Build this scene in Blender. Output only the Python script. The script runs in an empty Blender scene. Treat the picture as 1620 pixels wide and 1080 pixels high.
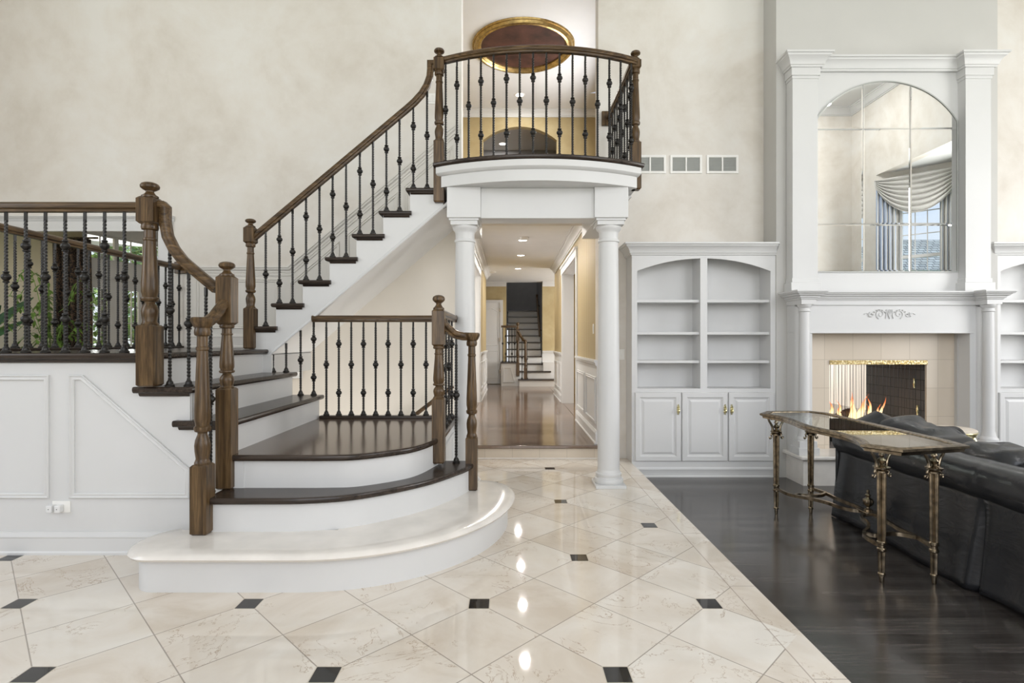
import bpy, math, random
from mathutils import Vector, Matrix
random.seed(7)
C = bpy.context.scene.collection
SC = bpy.context.scene
PI = math.pi

# ---------------------------------------------------------------- camera, sky, lights, exposure
FOC, VX = 875.0, 807.5
cd = bpy.data.cameras.new('camera'); cam = bpy.data.objects.new('camera', cd); C.objects.link(cam)
cd.sensor_width = 36; cd.lens = 36 * FOC / 1620; cd.shift_x = 2.5 / 1620
cam.location = (0, 0, 1.3); cam.rotation_euler = (PI / 2, 0, 0)
cd.clip_start = 0.02; cd.clip_end = 200
SC.camera = cam
SC.view_settings.view_transform = 'Standard'; SC.view_settings.look = 'None'
SC.view_settings.gamma = 1; SC.view_settings.use_curve_mapping = False
SC.view_settings.exposure = 0.02
SC.cycles.max_bounces = 8; SC.cycles.diffuse_bounces = 5; SC.cycles.glossy_bounces = 4
SC.cycles.transparent_max_bounces = 16; SC.cycles.caustics_reflective = False; SC.cycles.caustics_refractive = False
SC.cycles.sample_clamp_indirect = 4

wd = bpy.data.worlds.new('sky'); SC.world = wd; wd.use_nodes = True
wn = wd.node_tree; bg = wn.nodes['Background']
tc = wn.nodes.new('ShaderNodeTexCoord'); sp = wn.nodes.new('ShaderNodeSeparateXYZ')
cr = wn.nodes.new('ShaderNodeValToRGB'); cr.color_ramp.elements[0].position = 0.02; cr.color_ramp.elements[0].color = (.86, .9, .95, 1)
cr.color_ramp.elements[1].position = 0.5; cr.color_ramp.elements[1].color = (.36, .56, .95, 1)
wn.links.new(tc.outputs['Generated'], sp.inputs[0]); wn.links.new(sp.outputs['Z'], cr.inputs[0]); wn.links.new(cr.outputs[0], bg.inputs[0])
bg.inputs[1].default_value = 1.25

def area(name, loc, direction, sx, sy, power, color=(1, 1, 1), spread=180):
    ld = bpy.data.lights.new(name, 'AREA'); ld.shape = 'RECTANGLE'; ld.size = sx; ld.size_y = sy
    ld.energy = power; ld.color = color; ld.spread = math.radians(spread)
    o = bpy.data.objects.new(name, ld); C.objects.link(o); o.location = loc
    o.rotation_euler = Vector(direction).to_track_quat('-Z', 'Y').to_euler()
    return o
DAY = (1.0, .985, .965)
area('fill_light_entrance', (-0.6, -4.3, 3.2), (0, 1, 0), 5.0, 5.0, 215, DAY)  # unseen panel behind the camera, added as broad front fill
area('fill_light_living_room', (4.5, -.62, 3.6), (-.25, 1, 0), 2.7, 3.2, 104, DAY)  # added fill from behind, brightens the bookcase and fireplace side
area('window_light_bay', (8.5, 2.6, 2.6), (-1, .1, 0), 2.6, 3.4, 240, DAY)
area('fill_light_stair_hall', (-6.3, 1.4, 3.6), (1, .35, .1), 2.6, 3.4, 88, DAY)  # unseen fill from the left, added to even out the walls
area('window_light_sunroom', (-6.6, 9.4, 2.2), (.9, -.6, 0), 2.0, 1.4, 60, DAY)
area('window_light_side_room', (4.0, 12.1, 1.6), (0, -1, 0), 3.0, 1.9, 190, DAY)
area('fill_light_side_hall', (-2.9, 9.2, 1.7), (1, 0, 0), 1.6, 1.6, 70, DAY)  # panel added in a closed room to lift the hall ceiling
area('window_light_far_foyer', (3.3, 13.6, 1.7), (-1, 0.1, 0), 1.6, 2.0, 110, DAY)
area('fill_light_upper_hall', (1.66, 8.2, 4.3), (-1, 0, -.22), 1.8, 1.2, 92, DAY)  # added panel out of sight, brightens the upper hall ceiling
sl = bpy.data.lights.new('sun', 'SUN'); sl.energy = 2.6; sl.angle = .02; sl.color = (1, .96, .9)
so_ = bpy.data.objects.new('sun', sl); C.objects.link(so_); so_.rotation_euler = Vector((.12, .22, -1)).to_track_quat('-Z', 'Y').to_euler()
area('fill_light_lower_stair', (-1.9, 5.45, -1.15), (0.1, 0, 1), 2.4, .6, 60, (1, .95, .88))  # hidden upward panel added to light the soffit and beige wall
area('fill_light_great_room', (6.0, .9, 6.42), (.25, -.3, -1), .7, .7, 66, (1, .995, .985))  # unseen, added to brighten the corner reflected in the mirror

# ---------------------------------------------------------------- node materials
class Mt:
    def __init__(s, name, rough=.5, metal=0, spec=.5):
        s.m = bpy.data.materials.new(name); s.m.use_nodes = True
        s.t = s.m.node_tree; s.b = s.t.nodes['Principled BSDF']
        s.b.inputs['Roughness'].default_value = rough; s.b.inputs['Metallic'].default_value = metal
        s.b.inputs['Specular IOR Level'].default_value = spec
        s.co = s.t.nodes.new('ShaderNodeTexCoord').outputs['Object']
    def put(s, sock, v):
        if v is None: return
        if isinstance(v, bpy.types.NodeSocket): s.t.links.new(v, sock)
        else: sock.default_value = v
    def n(s, ty, out=0, props=None, **ins):
        nd = s.t.nodes.new(ty)
        for k, v in (props or {}).items(): setattr(nd, k, v)
        for k, v in ins.items():
            s.put(nd.inputs[int(k[1:])] if k[0] == 'i' and k[1:].isdigit() else nd.inputs[k], v)
        return nd.outputs[out]
    def ma(s, op, a, b=None, c=None):
        nd = s.t.nodes.new('ShaderNodeMath'); nd.operation = op
        s.put(nd.inputs[0], a); s.put(nd.inputs[1], b); s.put(nd.inputs[2], c)
        return nd.outputs[0]
    def scale(s, v, loc=(0, 0, 0)):
        return s.n('ShaderNodeMapping', 0, None, Vector=s.co, Scale=v, Location=loc)
    def noise(s, sc, vec=None, detail=4, rough=.5, dist=0):
        return s.n('ShaderNodeTexNoise', 0, None, Vector=vec or s.co, Scale=sc, Detail=detail, Roughness=rough, Distortion=dist)
    def ramp(s, f, *stops):
        nd = s.t.nodes.new('ShaderNodeValToRGB'); e = nd.color_ramp.elements
        while len(e) < len(stops): e.new(.5)
        for k, (p, c) in enumerate(stops): e[k].position = p; e[k].color = (*c, 1) if len(c) == 3 else c
        s.put(nd.inputs[0], f); return nd.outputs[0]
    def mix(s, f, a, b):
        nd = s.t.nodes.new('ShaderNodeMix'); nd.data_type = 'RGBA'
        s.put(nd.inputs[0], f)
        s.put(nd.inputs[6], (*a, 1) if isinstance(a, tuple) else a); s.put(nd.inputs[7], (*b, 1) if isinstance(b, tuple) else b)
        return nd.outputs[2]
    def color(s, c):
        s.put(s.b.inputs['Base Color'], (*c, 1) if isinstance(c, tuple) else c); return s
    def bump(s, h, st=.2, d=.01):
        s.put(s.b.inputs['Normal'], s.n('ShaderNodeBump', 0, None, Strength=st, Distance=d, Height=h)); return s

def plain(name, c, rough=.5, metal=0, spec=.5, var=0.04, nscale=6):
    m = Mt(name, rough, metal, spec)
    d = tuple(x * (1 - var * 2) for x in c); l = tuple(min(1, x * (1 + var)) for x in c)
    m.color(m.ramp(m.noise(nscale, detail=3), (.3, d), (.7, l)))
    return m.m

def wood(name, c1, c2, c3, rough, axis=2, gs=1.0):
    m = Mt(name, rough)
    sc = [20, 20, 20]; sc[axis] = 1.3
    v = m.scale(tuple(x * gs for x in sc))
    f = m.noise(1.6, v, 6, .62, .9); g = m.noise(5.5, v, 3, .6)
    h = m.ma('ADD', m.ma('MULTIPLY', f, .75), m.ma('MULTIPLY', g, .25))
    m.color(m.ramp(h, (.34, c1), (.5, c2), (.66, c3)))
    m.bump(h, .15, .002)
    m.put(m.b.inputs['Specular IOR Level'], .35)
    return m.m

M = {}
OAK = ((.024, .013, .0055), (.078, .046, .020), (.168, .104, .047))
M['oak_v'] = wood('oak_brown_vertical', *OAK, .32, 2)
M['oak_x'] = wood('oak_brown_along', *OAK, .32, 0)
M['oak_y'] = wood('oak_brown_deep', *OAK, .32, 1)
DK = ((.014, .010, .008), (.034, .024, .018), (.060, .043, .033))
M['tread_x'] = wood('dark_tread_wood', *DK, .24, 0)
M['tread_y'] = wood('dark_tread_wood_deep', *DK, .24, 1)
LQ = ((.055, .036, .025), (.095, .064, .045), (.14, .097, .07))
M['tread_q'] = wood('brown_landing_wood', *LQ, .15, 0)
M['creamtrim'] = plain('cream_trim_paint', (.70, .675, .63), .5, var=.01)
M['white'] = plain('white_paint', (.635, .635, .63), .42, var=.008, nscale=3)
M['whitegloss'] = plain('white_gloss_paint', (.72, .72, .715), .28, var=.008)
M['ceiling'] = plain('ceiling_paint', (.74, .745, .75), .8, var=.01)
M['beige'] = plain('beige_paint', (.74, .69, .61), .7, var=.02, nscale=2)
M['sunbeige'] = plain('sunroom_beige_paint', (.60, .49, .34), .7, var=.03, nscale=2)
M['grey'] = plain('unlit_wall_grey', (.27, .27, .28), .7, var=.04)  # pale walls in shade, the darkness is put into the colour
M['shoe'] = plain('baluster_iron', (.014, .012, .010), .36, 0, .38, .2, 60)
M['brass'] = plain('antique_brass', (.31, .25, .175), .25, 1, .5, .3, 30)
M['brassp'] = plain('polished_brass', (.86, .74, .42), .28, 1, .5, .25, 60)
M['gold'] = plain('gold_leaf', (.50, .35, .14), .35, .85, .5, .2, 20)
M['maroon'] = plain('maroon_dome_paint', (.075, .030, .020), .6, 0, .5, .3, 5)
M['stone'] = plain('cream_stone', (.70, .62, .52), .35, 0, .5, .05, 4)
M['hearth'] = plain('hearth_marble', (.76, .73, .69), .25, 0, .5, .04, 7)
M['marble'] = plain('cream_marble', (.75, .71, .66), .12, 0, .5, .05, 5)
M['plastic'] = plain('white_plastic', (.82, .81, .78), .35, var=.01)
M['pot'] = plain('terracotta_pot', (.34, .16, .09), .7, var=.1)
M['soil'] = plain('potting_soil', (.05, .035, .025), .9, var=.2, nscale=40)
M['leafdark'] = plain('dark_green_leaf', (.045, .115, .035), .4, var=.3, nscale=9)
M['leaflight'] = plain('light_green_leaf', (.20, .34, .07), .5, var=.3, nscale=9)
M['tree'] = plain('tree_leaf', (.42, .55, .18), .6, var=.35, nscale=4)
M['bark'] = plain('tree_bark', (.12, .09, .07), .9, var=.3, nscale=9)
M['log'] = plain('charred_log', (.05, .035, .03), .9, var=.4, nscale=20)
M['vent'] = plain('grille_louvre_grey', (.44, .45, .43), .5)
M['lawn'] = plain('lawn', (.22, .33, .10), .9, var=.3, nscale=3)
M['brick'] = plain('house_siding', (.60, .57, .52), .8, var=.08)

def faux(name, a, b, c):
    m = Mt(name, .75)
    f = m.noise(.9, detail=7, rough=.62, dist=.6); g = m.noise(5, detail=5, rough=.6)
    h = m.ma('ADD', m.ma('MULTIPLY', f, .75), m.ma('MULTIPLY', g, .25))
    m.color(m.ramp(h, (.36, a), (.5, b), (.62, c)))
    return m.m
M['faux'] = faux('mottled_cream_wall', (.635, .59, .53), (.715, .68, .63), (.75, .73, .695))
M['creamwall'] = plain('cream_wall_paint', (.53, .522, .50), .7, var=.015, nscale=2)
M['gold_wall'] = faux('mottled_gold_wall', (.37, .285, .145), (.42, .335, .18), (.47, .39, .23))

def striped():
    m = Mt('striped_gold_wallpaper', .55)
    s = m.n('ShaderNodeSeparateXYZ', 1, None, Vector=m.co)
    w = m.ma('SINE', m.ma('MULTIPLY', s, 2 * PI / .16))
    m.color(m.ramp(m.ma('MULTIPLY_ADD', w, .5, .5), (.35, (.345, .255, .12)), (.65, (.43, .35, .195))))
    return m.m
M['stripe'] = striped()

def tiles():
    m = Mt('marble_tile_floor', .04)
    D, X0, Y0, SY = .5703, .418, 2.160, .5843
    s = m.t.nodes.new('ShaderNodeSeparateXYZ'); m.put(s.inputs[0], m.co)
    x, y = s.outputs[0], s.outputs[1]
    xs = m.ma('ADD', x, m.ma('MULTIPLY', m.ma('SUBTRACT', y, 2.16), .004))
    u = m.ma('DIVIDE', m.ma('SUBTRACT', xs, X0), D); v = m.ma('DIVIDE', m.ma('SUBTRACT', y, Y0), SY)
    p, q = m.ma('ADD', u, v), m.ma('SUBTRACT', u, v)
    def near(a, period):   # distance to nearest multiple of period
        return m.ma('ABSOLUTE', m.ma('SUBTRACT', a, m.ma('MULTIPLY', m.ma('ROUND', m.ma('DIVIDE', a, period)), period)))
    g = m.ma('MINIMUM', near(p, 1), near(q, 1))
    grout = m.ma('LESS_THAN', g, .0062)
    # black insets at every other corner
    def dot(ou, ov, r):
        a = near(m.ma('ADD', u, ou), 2); b = near(m.ma('ADD', v, ov), 2)
        return m.ma('LESS_THAN', m.ma('MAXIMUM', a, b), r)
    ins = m.ma('MAXIMUM', dot(0, 0, .086), dot(1, 1, .086)); rim = m.ma('MAXIMUM', dot(0, 0, .094), dot(1, 1, .094))
    border = m.ma('GREATER_THAN', x, 1.163)
    bl = m.ma('LESS_THAN', m.ma('ABSOLUTE', m.ma('SUBTRACT', x, 1.163)), .003)
    bj = m.ma('MULTIPLY', border, m.ma('LESS_THAN', near(m.ma('ADD', y, .3), .81), .0025))
    nb = m.ma('SUBTRACT', 1, border)
    tint = m.n('ShaderNodeTexWhiteNoise', 0, {'noise_dimensions': '2D'}, Vector=m.n('ShaderNodeCombineXYZ', 0, None, X=m.ma('FLOOR', p), Y=m.ma('FLOOR', q), Z=0.0))
    off = m.n('ShaderNodeVectorMath', 0, {'operation': 'ADD'}, i0=m.co, i1=m.n('ShaderNodeCombineXYZ', 0, None, X=m.ma('MULTIPLY', tint, 9.0), Y=m.ma('MULTIPLY', tint, 17.0), Z=0.0))
    cl = m.noise(2.2, off, 6, .6, .8)
    base = m.ramp(m.ma('ADD', m.ma('MULTIPLY', cl, .8), m.ma('MULTIPLY', tint, .2)), (.32, (.61, .53, .44)), (.48, (.70, .635, .555)), (.66, (.76, .715, .65)))
    vn = m.noise(2.6, off, 8, .62, 1.6)
    vein = m.ma('LESS_THAN', m.ma('ABSOLUTE', m.ma('SUBTRACT', vn, .5)), .0045)
    msk = m.ma('GREATER_THAN', m.noise(1.7, off, 2), .5)
    base = m.mix(m.ma('MULTIPLY', m.ma('MULTIPLY', vein, msk), .6), base, (.36, .25, .16))
    c = m.mix(m.ma('MULTIPLY', m.ma('MULTIPLY', grout, nb), .8), base, (.28, .24, .20))
    c = m.mix(m.ma('MULTIPLY', m.ma('MAXIMUM', bl, bj), .7), c, (.33, .27, .22))
    c = m.mix(m.ma('MULTIPLY', rim, nb), c, (.55, .49, .40))
    c = m.mix(m.ma('MULTIPLY', ins, nb), c, (.022, .020, .018))
    m.color(c); m.put(m.b.inputs['Specular IOR Level'], .45)
    return m.m
M['tiles'] = tiles()

def planks(name, a, b, c, rough, w=.083, ln=1.1):
    m = Mt(name, rough)
    br = m.t.nodes.new('ShaderNodeTexBrick'); m.put(br.inputs['Vector'], m.co)
    br.inputs['Scale'].default_value = 1; br.inputs['Brick Width'].default_value = ln; br.inputs['Row Height'].default_value = w
    br.inputs['Mortar Size'].default_value = .0012; br.inputs['Bias'].default_value = 0; br.offset = .37
    br.inputs['Color1'].default_value = (0, 0, 0, 1); br.inputs['Color2'].default_value = (1, 1, 1, 1); br.inputs['Mortar'].default_value = (.5, .5, .5, 1)
    v = m.scale((2.0, 30, 1)); g = m.noise(1.5, v, 6, .65, .7)
    h = m.ma('ADD', m.ma('MULTIPLY', g, .72), m.ma('MULTIPLY', br.outputs['Color'], .28))
    col = m.ramp(h, (.30, a), (.5, b), (.72, c))
    col = m.mix(m.ma('MULTIPLY', br.outputs['Fac'], .7), col, tuple(x * .35 for x in a))
    m.color(col); m.bump(h, .05, .002); m.put(m.b.inputs['Specular IOR Level'], .75)
    return m.m
M['darkfloor'] = planks('dark_wood_floor', (.028, .023, .020), (.052, .045, .041), (.088, .077, .070), .17)
M['hallfloor'] = planks('brown_wood_floor', (.10, .064, .044), (.165, .112, .08), (.23, .165, .12), .12)

def stone_tiles():
    m = Mt('cream_stone_tiles', .3)
    s = m.t.nodes.new('ShaderNodeSeparateXYZ'); m.put(s.inputs[0], m.co)
    br = m.t.nodes.new('ShaderNodeTexBrick'); m.put(br.inputs['Vector'], m.n('ShaderNodeCombineXYZ', 0, None, X=m.ma('ADD', s.outputs[0], -.02), Y=m.ma('ADD', s.outputs[2], .115), Z=0.0))
    br.offset = 0; br.inputs['Scale'].default_value = 1; br.inputs['Brick Width'].default_value = .305; br.inputs['Row Height'].default_value = .305
    br.inputs['Mortar Size'].default_value = .0025
    br.inputs['Color1'].default_value = (.62, .54, .44, 1); br.inputs['Color2'].default_value = (.70, .62, .52, 1); br.inputs['Mortar'].default_value = (.45, .39, .31, 1)
    m.color(m.mix(m.ma('MULTIPLY', m.noise(4, detail=6), .5), br.outputs['Color'], (.52, .44, .34)))
    return m.m
M['stonetile'] = stone_tiles()

def firebrick():
    m = Mt('dark_firebrick', .8)
    s = m.t.nodes.new('ShaderNodeSeparateXYZ'); m.put(s.inputs[0], m.co)
    br = m.t.nodes.new('ShaderNodeTexBrick'); m.put(br.inputs['Vector'], m.n('ShaderNodeCombineXYZ', 0, None, X=s.outputs[1], Y=s.outputs[2], Z=0.0))
    br.inputs['Scale'].default_value = 1; br.inputs['Brick Width'].default_value = .26; br.inputs['Row Height'].default_value = .11
    br.inputs['Mortar Size'].default_value = .003
    br.inputs['Color1'].default_value = (.085, .083, .078, 1); br.inputs['Color2'].default_value = (.105, .10, .094, 1); br.inputs['Mortar'].default_value = (.015, .014, .013, 1)
    m.color(br.outputs['Color']); return m.m
M['firebrick'] = firebrick()

def damask():
    m = Mt('dark_damask_fabric', .8)
    f = m.ma('ABSOLUTE', m.ma('SUBTRACT', m.noise(14, detail=2, dist=2.5), .5))
    m.color(m.ramp(f, (.03, (.16, .10, .06)), (.06, (.018, .013, .010)))); return m.m
M['damask'] = damask()

def leather():
    m = Mt('black_leather', .27)
    m.color(m.ramp(m.noise(3), (.3, (.013, .014, .016)), (.7, (.024, .025, .028))))
    a = m.noise(5.5, m.scale((1, 1, 2.2)), 5, .6, 1.6); b = m.n('ShaderNodeTexVoronoi', 0, None, Vector=m.co, Scale=260.0)
    m.bump(m.ma('ADD', a, m.ma('MULTIPLY', b, .03)), .15, .02); return m.m
M['leather'] = leather()

def brocade():
    m = Mt('embossed_brass', .35, 1)
    f = m.n('ShaderNodeTexVoronoi', 0, None, Vector=m.co, Scale=55.0)
    m.color(m.ramp(f, (.1, (.95, .84, .55)), (.6, (.45, .34, .15)))); m.bump(f, .6, .004); return m.m
M['embossed'] = brocade()

def glass(name='clear_glass', ior=5, tint=(.90, .95, .94)):
    m = bpy.data.materials.new(name); m.use_nodes = True; t = m.node_tree; t.nodes.clear()
    o = t.nodes.new('ShaderNodeOutputMaterial'); mx = t.nodes.new('ShaderNodeMixShader')
    tr = t.nodes.new('ShaderNodeBsdfTransparent'); tr.inputs[0].default_value = (*tint, 1)
    gl = t.nodes.new('ShaderNodeBsdfGlossy'); gl.inputs['Roughness'].default_value = .01; lw = t.nodes.new('ShaderNodeLayerWeight'); lw.inputs[0].default_value = .5; pw = t.nodes.new('ShaderNodeMath'); pw.operation = 'POWER'; pw.inputs[1].default_value = ior
    fr = t.nodes.new('ShaderNodeMath'); fr.operation = 'MULTIPLY_ADD'; fr.inputs[1].default_value = .95; fr.inputs[2].default_value = .04
    t.links.new(lw.outputs['Facing'], pw.inputs[0]); t.links.new(pw.outputs[0], fr.inputs[0])
    t.links.new(fr.outputs[0], mx.inputs[0]); t.links.new(tr.outputs[0], mx.inputs[1]); t.links.new(gl.outputs[0], mx.inputs[2]); t.links.new(mx.outputs[0], o.inputs[0])
    return m
M['glass'] = glass(tint=(.97, .985, .98)); M['tableglass'] = glass('table_glass', 4.0, (.90, .95, .94))
mm = Mt('mirror_silver', .0, 1); mm.color((.90, .91, .90)); M['mirror'] = mm.m

def emit(name, c, st):
    m = bpy.data.materials.new(name); m.use_nodes = True; t = m.node_tree; t.nodes.clear()
    o = t.nodes.new('ShaderNodeOutputMaterial'); e = t.nodes.new('ShaderNodeEmission'); e.inputs[0].default_value = (*c, 1); e.inputs[1].default_value = st
    t.links.new(e.outputs[0], o.inputs[0]); return m
M['bulb'] = emit('lamp_glow', (1, .95, .86), 14)
def flame():
    m = bpy.data.materials.new('flame_glow'); m.use_nodes = True; t = m.node_tree; t.nodes.clear()
    o = t.nodes.new('ShaderNodeOutputMaterial'); e = t.nodes.new('ShaderNodeEmission'); tcn = t.nodes.new('ShaderNodeTexCoord'); s = t.nodes.new('ShaderNodeSeparateXYZ')
    r = t.nodes.new('ShaderNodeValToRGB'); el = r.color_ramp.elements
    el[0].position = .40; el[0].color = (1, .75, .38, 1); el[1].position = .78; el[1].color = (1, .22, .06, 1)
    t.links.new(tcn.outputs['Generated'], s.inputs[0]); t.links.new(s.outputs[2], r.inputs[0]); t.links.new(r.outputs[0], e.inputs[0]); e.inputs[1].default_value = 1.9
    tr = t.nodes.new('ShaderNodeBsdfTransparent'); mx = t.nodes.new('ShaderNodeMixShader')
    r2 = t.nodes.new('ShaderNodeValToRGB'); r2.color_ramp.elements[0].position = .3; r2.color_ramp.elements[0].color = (1, 1, 1, 1); r2.color_ramp.elements[1].position = 1; r2.color_ramp.elements[1].color = (.25, .25, .25, 1)
    t.links.new(s.outputs[2], r2.inputs[0]); t.links.new(r2.outputs[0], mx.inputs[0]); t.links.new(tr.outputs[0], mx.inputs[1]); t.links.new(e.outputs[0], mx.inputs[2]); t.links.new(mx.outputs[0], o.inputs[0])
    return m
M['flame'] = flame()
def drapery():
    m = Mt('striped_drapery', .8)
    s = m.t.nodes.new('ShaderNodeSeparateXYZ'); m.put(s.inputs[0], m.co)
    w = m.ma('SINE', m.ma('MULTIPLY', s.outputs[0], 2 * PI / .06))
    m.color(m.ramp(m.ma('MULTIPLY_ADD', w, .5, .5), (.5, (.60, .59, .56)), (.85, (.34, .40, .52)))); return m.m
M['drape'] = drapery()
M['swag'] = plain('pale_swag_fabric', (.58, .57, .55), .7, var=.02)
def shingles():
    m = Mt('grey_shingles', .9)
    br = m.t.nodes.new('ShaderNodeTexBrick'); m.put(br.inputs['Vector'], m.scale((1, 1, 1)))
    br.inputs['Scale'].default_value = 1; br.inputs['Brick Width'].default_value = .35; br.inputs['Row Height'].default_value = .18; br.inputs['Mortar Size'].default_value = .02
    br.inputs['Color1'].default_value = (.42, .42, .38, 1); br.inputs['Color2'].default_value = (.68, .68, .62, 1); br.inputs['Mortar'].default_value = (.15, .15, .14, 1)
    m.color(br.outputs['Color']); return m.m
M['shingle'] = shingles()

# ---------------------------------------------------------------- mesh helpers
class MB:
    def __init__(s): s.v = []; s.f = []
    def add(s, vs, fs):
        b = len(s.v); s.v += [tuple(p) for p in vs]; s.f += [tuple(b + i for i in f) for f in fs]; return s
    K = 0
    def box(s, x0, x1, y0, y1, z0, z1):
        MB.K = (MB.K + 1) % 17; e = MB.K * .00003      # tiny growth so that no two faces ever coincide
        x0, x1 = min(x0, x1) - e, max(x0, x1) + e; y0, y1 = min(y0, y1) - e, max(y0, y1) + e; z0, z1 = min(z0, z1) - e, max(z0, z1) + e
        return s.add([(x0, y0, z0), (x1, y0, z0), (x1, y1, z0), (x0, y1, z0), (x0, y0, z1), (x1, y0, z1), (x1, y1, z1), (x0, y1, z1)],
                     [(0, 3, 2, 1), (4, 5, 6, 7), (0, 1, 5, 4), (1, 2, 6, 5), (2, 3, 7, 6), (3, 0, 4, 7)])
    def cbox(s, cx, cy, hw, z0, z1, ch=.0):
        """square post section with chamfered ends"""
        if ch <= 0: return s.box(cx - hw, cx + hw, cy - hw, cy + hw, z0, z1)
        vs = []; fs = []
        for (h, z) in ((hw - ch, z0), (hw, z0 + ch), (hw, z1 - ch), (hw - ch, z1)):
            vs += [(cx - h, cy - h, z), (cx + h, cy - h, z), (cx + h, cy + h, z), (cx - h, cy + h, z)]
        fs = [(3, 2, 1, 0), (12, 13, 14, 15)]
        for k in range(3):
            for i in range(4): a = k * 4 + i; b = k * 4 + (i + 1) % 4; fs.append((a, b, b + 4, a + 4))
        return s.add(vs, fs)
    def lathe(s, cx, cy, prof, n=20, flute=0):
        vs = []; fs = []
        for (r, z) in prof:
            for i in range(n):
                a = 2 * PI * i / n; rr = r * (1 - flute * (i % 2)); vs.append((cx + rr * math.cos(a), cy + rr * math.sin(a), z))
        m = len(prof)
        for k in range(m - 1):
            for i in range(n): j = (i + 1) % n; fs.append((k * n + i, k * n + j, (k + 1) * n + j, (k + 1) * n + i))
        if prof[0][0] > 1e-5: fs.append(tuple(reversed(range(n))))
        if prof[-1][0] > 1e-5: fs.append(tuple((m - 1) * n + i for i in range(n)))
        return s.add(vs, fs)
    def prism(s, poly, plane, a, b):
        """extrude a 2-D polygon; plane 'xy' (poly=x,y; a..b along z), 'xz' (along y), 'yz' (along x)"""
        def P(p, t): return {'xy': (p[0], p[1], t), 'xz': (p[0], t, p[1]), 'yz': (t, p[0], p[1])}[plane]
        n = len(poly); vs = [P(p, a) for p in poly] + [P(p, b) for p in poly]
        fs = [tuple(range(n)), tuple(reversed(range(n, 2 * n)))]
        fs += [(i, (i + 1) % n, n + (i + 1) % n, n + i) for i in range(n)]
        return s.add(vs, fs)
    def sweep(s, prof, path, up=(0, 0, 1), closed=False, cap=True):
        path = [Vector(p) for p in path]; up = Vector(up); n = len(path); m = len(prof); vs = []
        for i in range(n):
            if closed: d1 = (path[i] - path[i - 1]).normalized(); d2 = (path[(i + 1) % n] - path[i]).normalized()
            else:
                d1 = (path[i] - path[i - 1]).normalized() if i else (path[1] - path[0]).normalized()
                d2 = (path[i + 1] - path[i]).normalized() if i < n - 1 else d1
            L = d1.cross(up)
            if L.length < 1e-3: L = d2.cross(up)
            L.normalize(); U = L.cross(d1).normalized()
            nn = (d1 + d2)
            nn = nn.normalized() if nn.length > 1e-4 else d1
            dn = max(d1.dot(nn), .25)
            for (a, b) in prof:
                o = L * a + U * b; o = o - d1 * (o.dot(nn) / dn); vs.append(path[i] + o)
        fs = []
        for i in range(n if closed else n - 1):
            j = (i + 1) % n
            for k in range(m): l = (k + 1) % m; fs.append((i * m + k, i * m + l, j * m + l, j * m + k))
        if not closed and cap: fs += [tuple(reversed(range(m))), tuple((n - 1) * m + k for k in range(m))]
        return s.add(vs, fs)
    def tube(s, path, r, n=8, closed=False):
        """round tube with parallel frames; r number or list"""
        path = [Vector(p) for p in path]; N = len(path); vs = []; ref = None
        for i in range(N):
            a = path[i - 1] if (i or closed) else path[0]; b = path[(i + 1) % N] if (i < N - 1 or closed) else path[-1]
            T = (b - a).normalized()
            if ref is None: ref = T.orthogonal().normalized()
            ref = (ref - T * ref.dot(T)).normalized(); B = T.cross(ref)
            rr = r[i] if isinstance(r, (list, tuple)) else r
            for k in range(n): q = 2 * PI * k / n; vs.append(path[i] + ref * rr * math.cos(q) + B * rr * math.sin(q))
        fs = []
        for i in range(N if closed else N - 1):
            j = (i + 1) % N
            for k in range(n): l = (k + 1) % n; fs.append((i * n + k, i * n + l, j * n + l, j * n + k))
        if not closed: fs += [tuple(reversed(range(n))), tuple((N - 1) * n + k for k in range(n))]
        return s.add(vs, fs)
    def nest(s, x0, x1, z0, z1, y, steps, poly=None):
        """nested rectangles on a face looking to -Y: steps (inset, proud)"""
        vs = []; fs = []
        for (i, p) in steps: vs += [(x0 + i, y - p, z0 + i), (x1 - i, y - p, z0 + i), (x1 - i, y - p, z1 - i), (x0 + i, y - p, z1 - i)]
        for k in range(len(steps) - 1):
            for i in range(4): j = (i + 1) % 4; fs.append((k * 4 + i, k * 4 + j, k * 4 + 4 + j, k * 4 + 4 + i))
        e = (len(steps) - 1) * 4; fs.append((e, e + 1, e + 2, e + 3)); fs.append((3, 2, 1, 0))
        return s.add(vs, fs)
    def xf(s, m):
        s.v = [tuple(m @ Vector(p)) for p in s.v]; return s

WLOC = {}
def mesh_of(name, mb, mat, sharp=35):
    me = bpy.data.meshes.new(name); me.from_pydata(mb.v, [], mb.f); me.update()
    import bmesh
    bm = bmesh.new(); bm.from_mesh(me); bmesh.ops.recalc_face_normals(bm, faces=bm.faces); bm.to_mesh(me); bm.free()
    me.polygons.foreach_set('use_smooth', [True] * len(me.polygons))
    me.set_sharp_from_angle(angle=math.radians(sharp))
    if mat: me.materials.append(mat)
    return me
def link(name, me, parent=None, loc=(0, 0, 0)):
    o = bpy.data.objects.new(name, me); C.objects.link(o)
    w = Vector(loc)
    if parent is not None: o.parent = parent; o.location = w - WLOC[parent.name]
    else: o.location = w
    WLOC[o.name] = w
    return o
def obj(name, mb, mat, parent=None, bevel=0, sharp=35, loc=(0, 0, 0), seg=2):
    o = link(name, mesh_of(name, mb, M[mat] if isinstance(mat, str) else mat, sharp), parent, loc)
    if bevel:
        b = o.modifiers.new('bevel', 'BEVEL'); b.width = bevel; b.segments = seg; b.limit_method = 'ANGLE'; b.angle_limit = math.radians(40)
    return o
def thing(name, label, cat, loc, group=None):
    o = bpy.data.objects.new(name, None); C.objects.link(o); o.location = loc; o.empty_display_size = .1
    o['label'] = label; o['category'] = cat
    if group: o['group'] = group
    WLOC[o.name] = Vector(loc); return o
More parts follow.
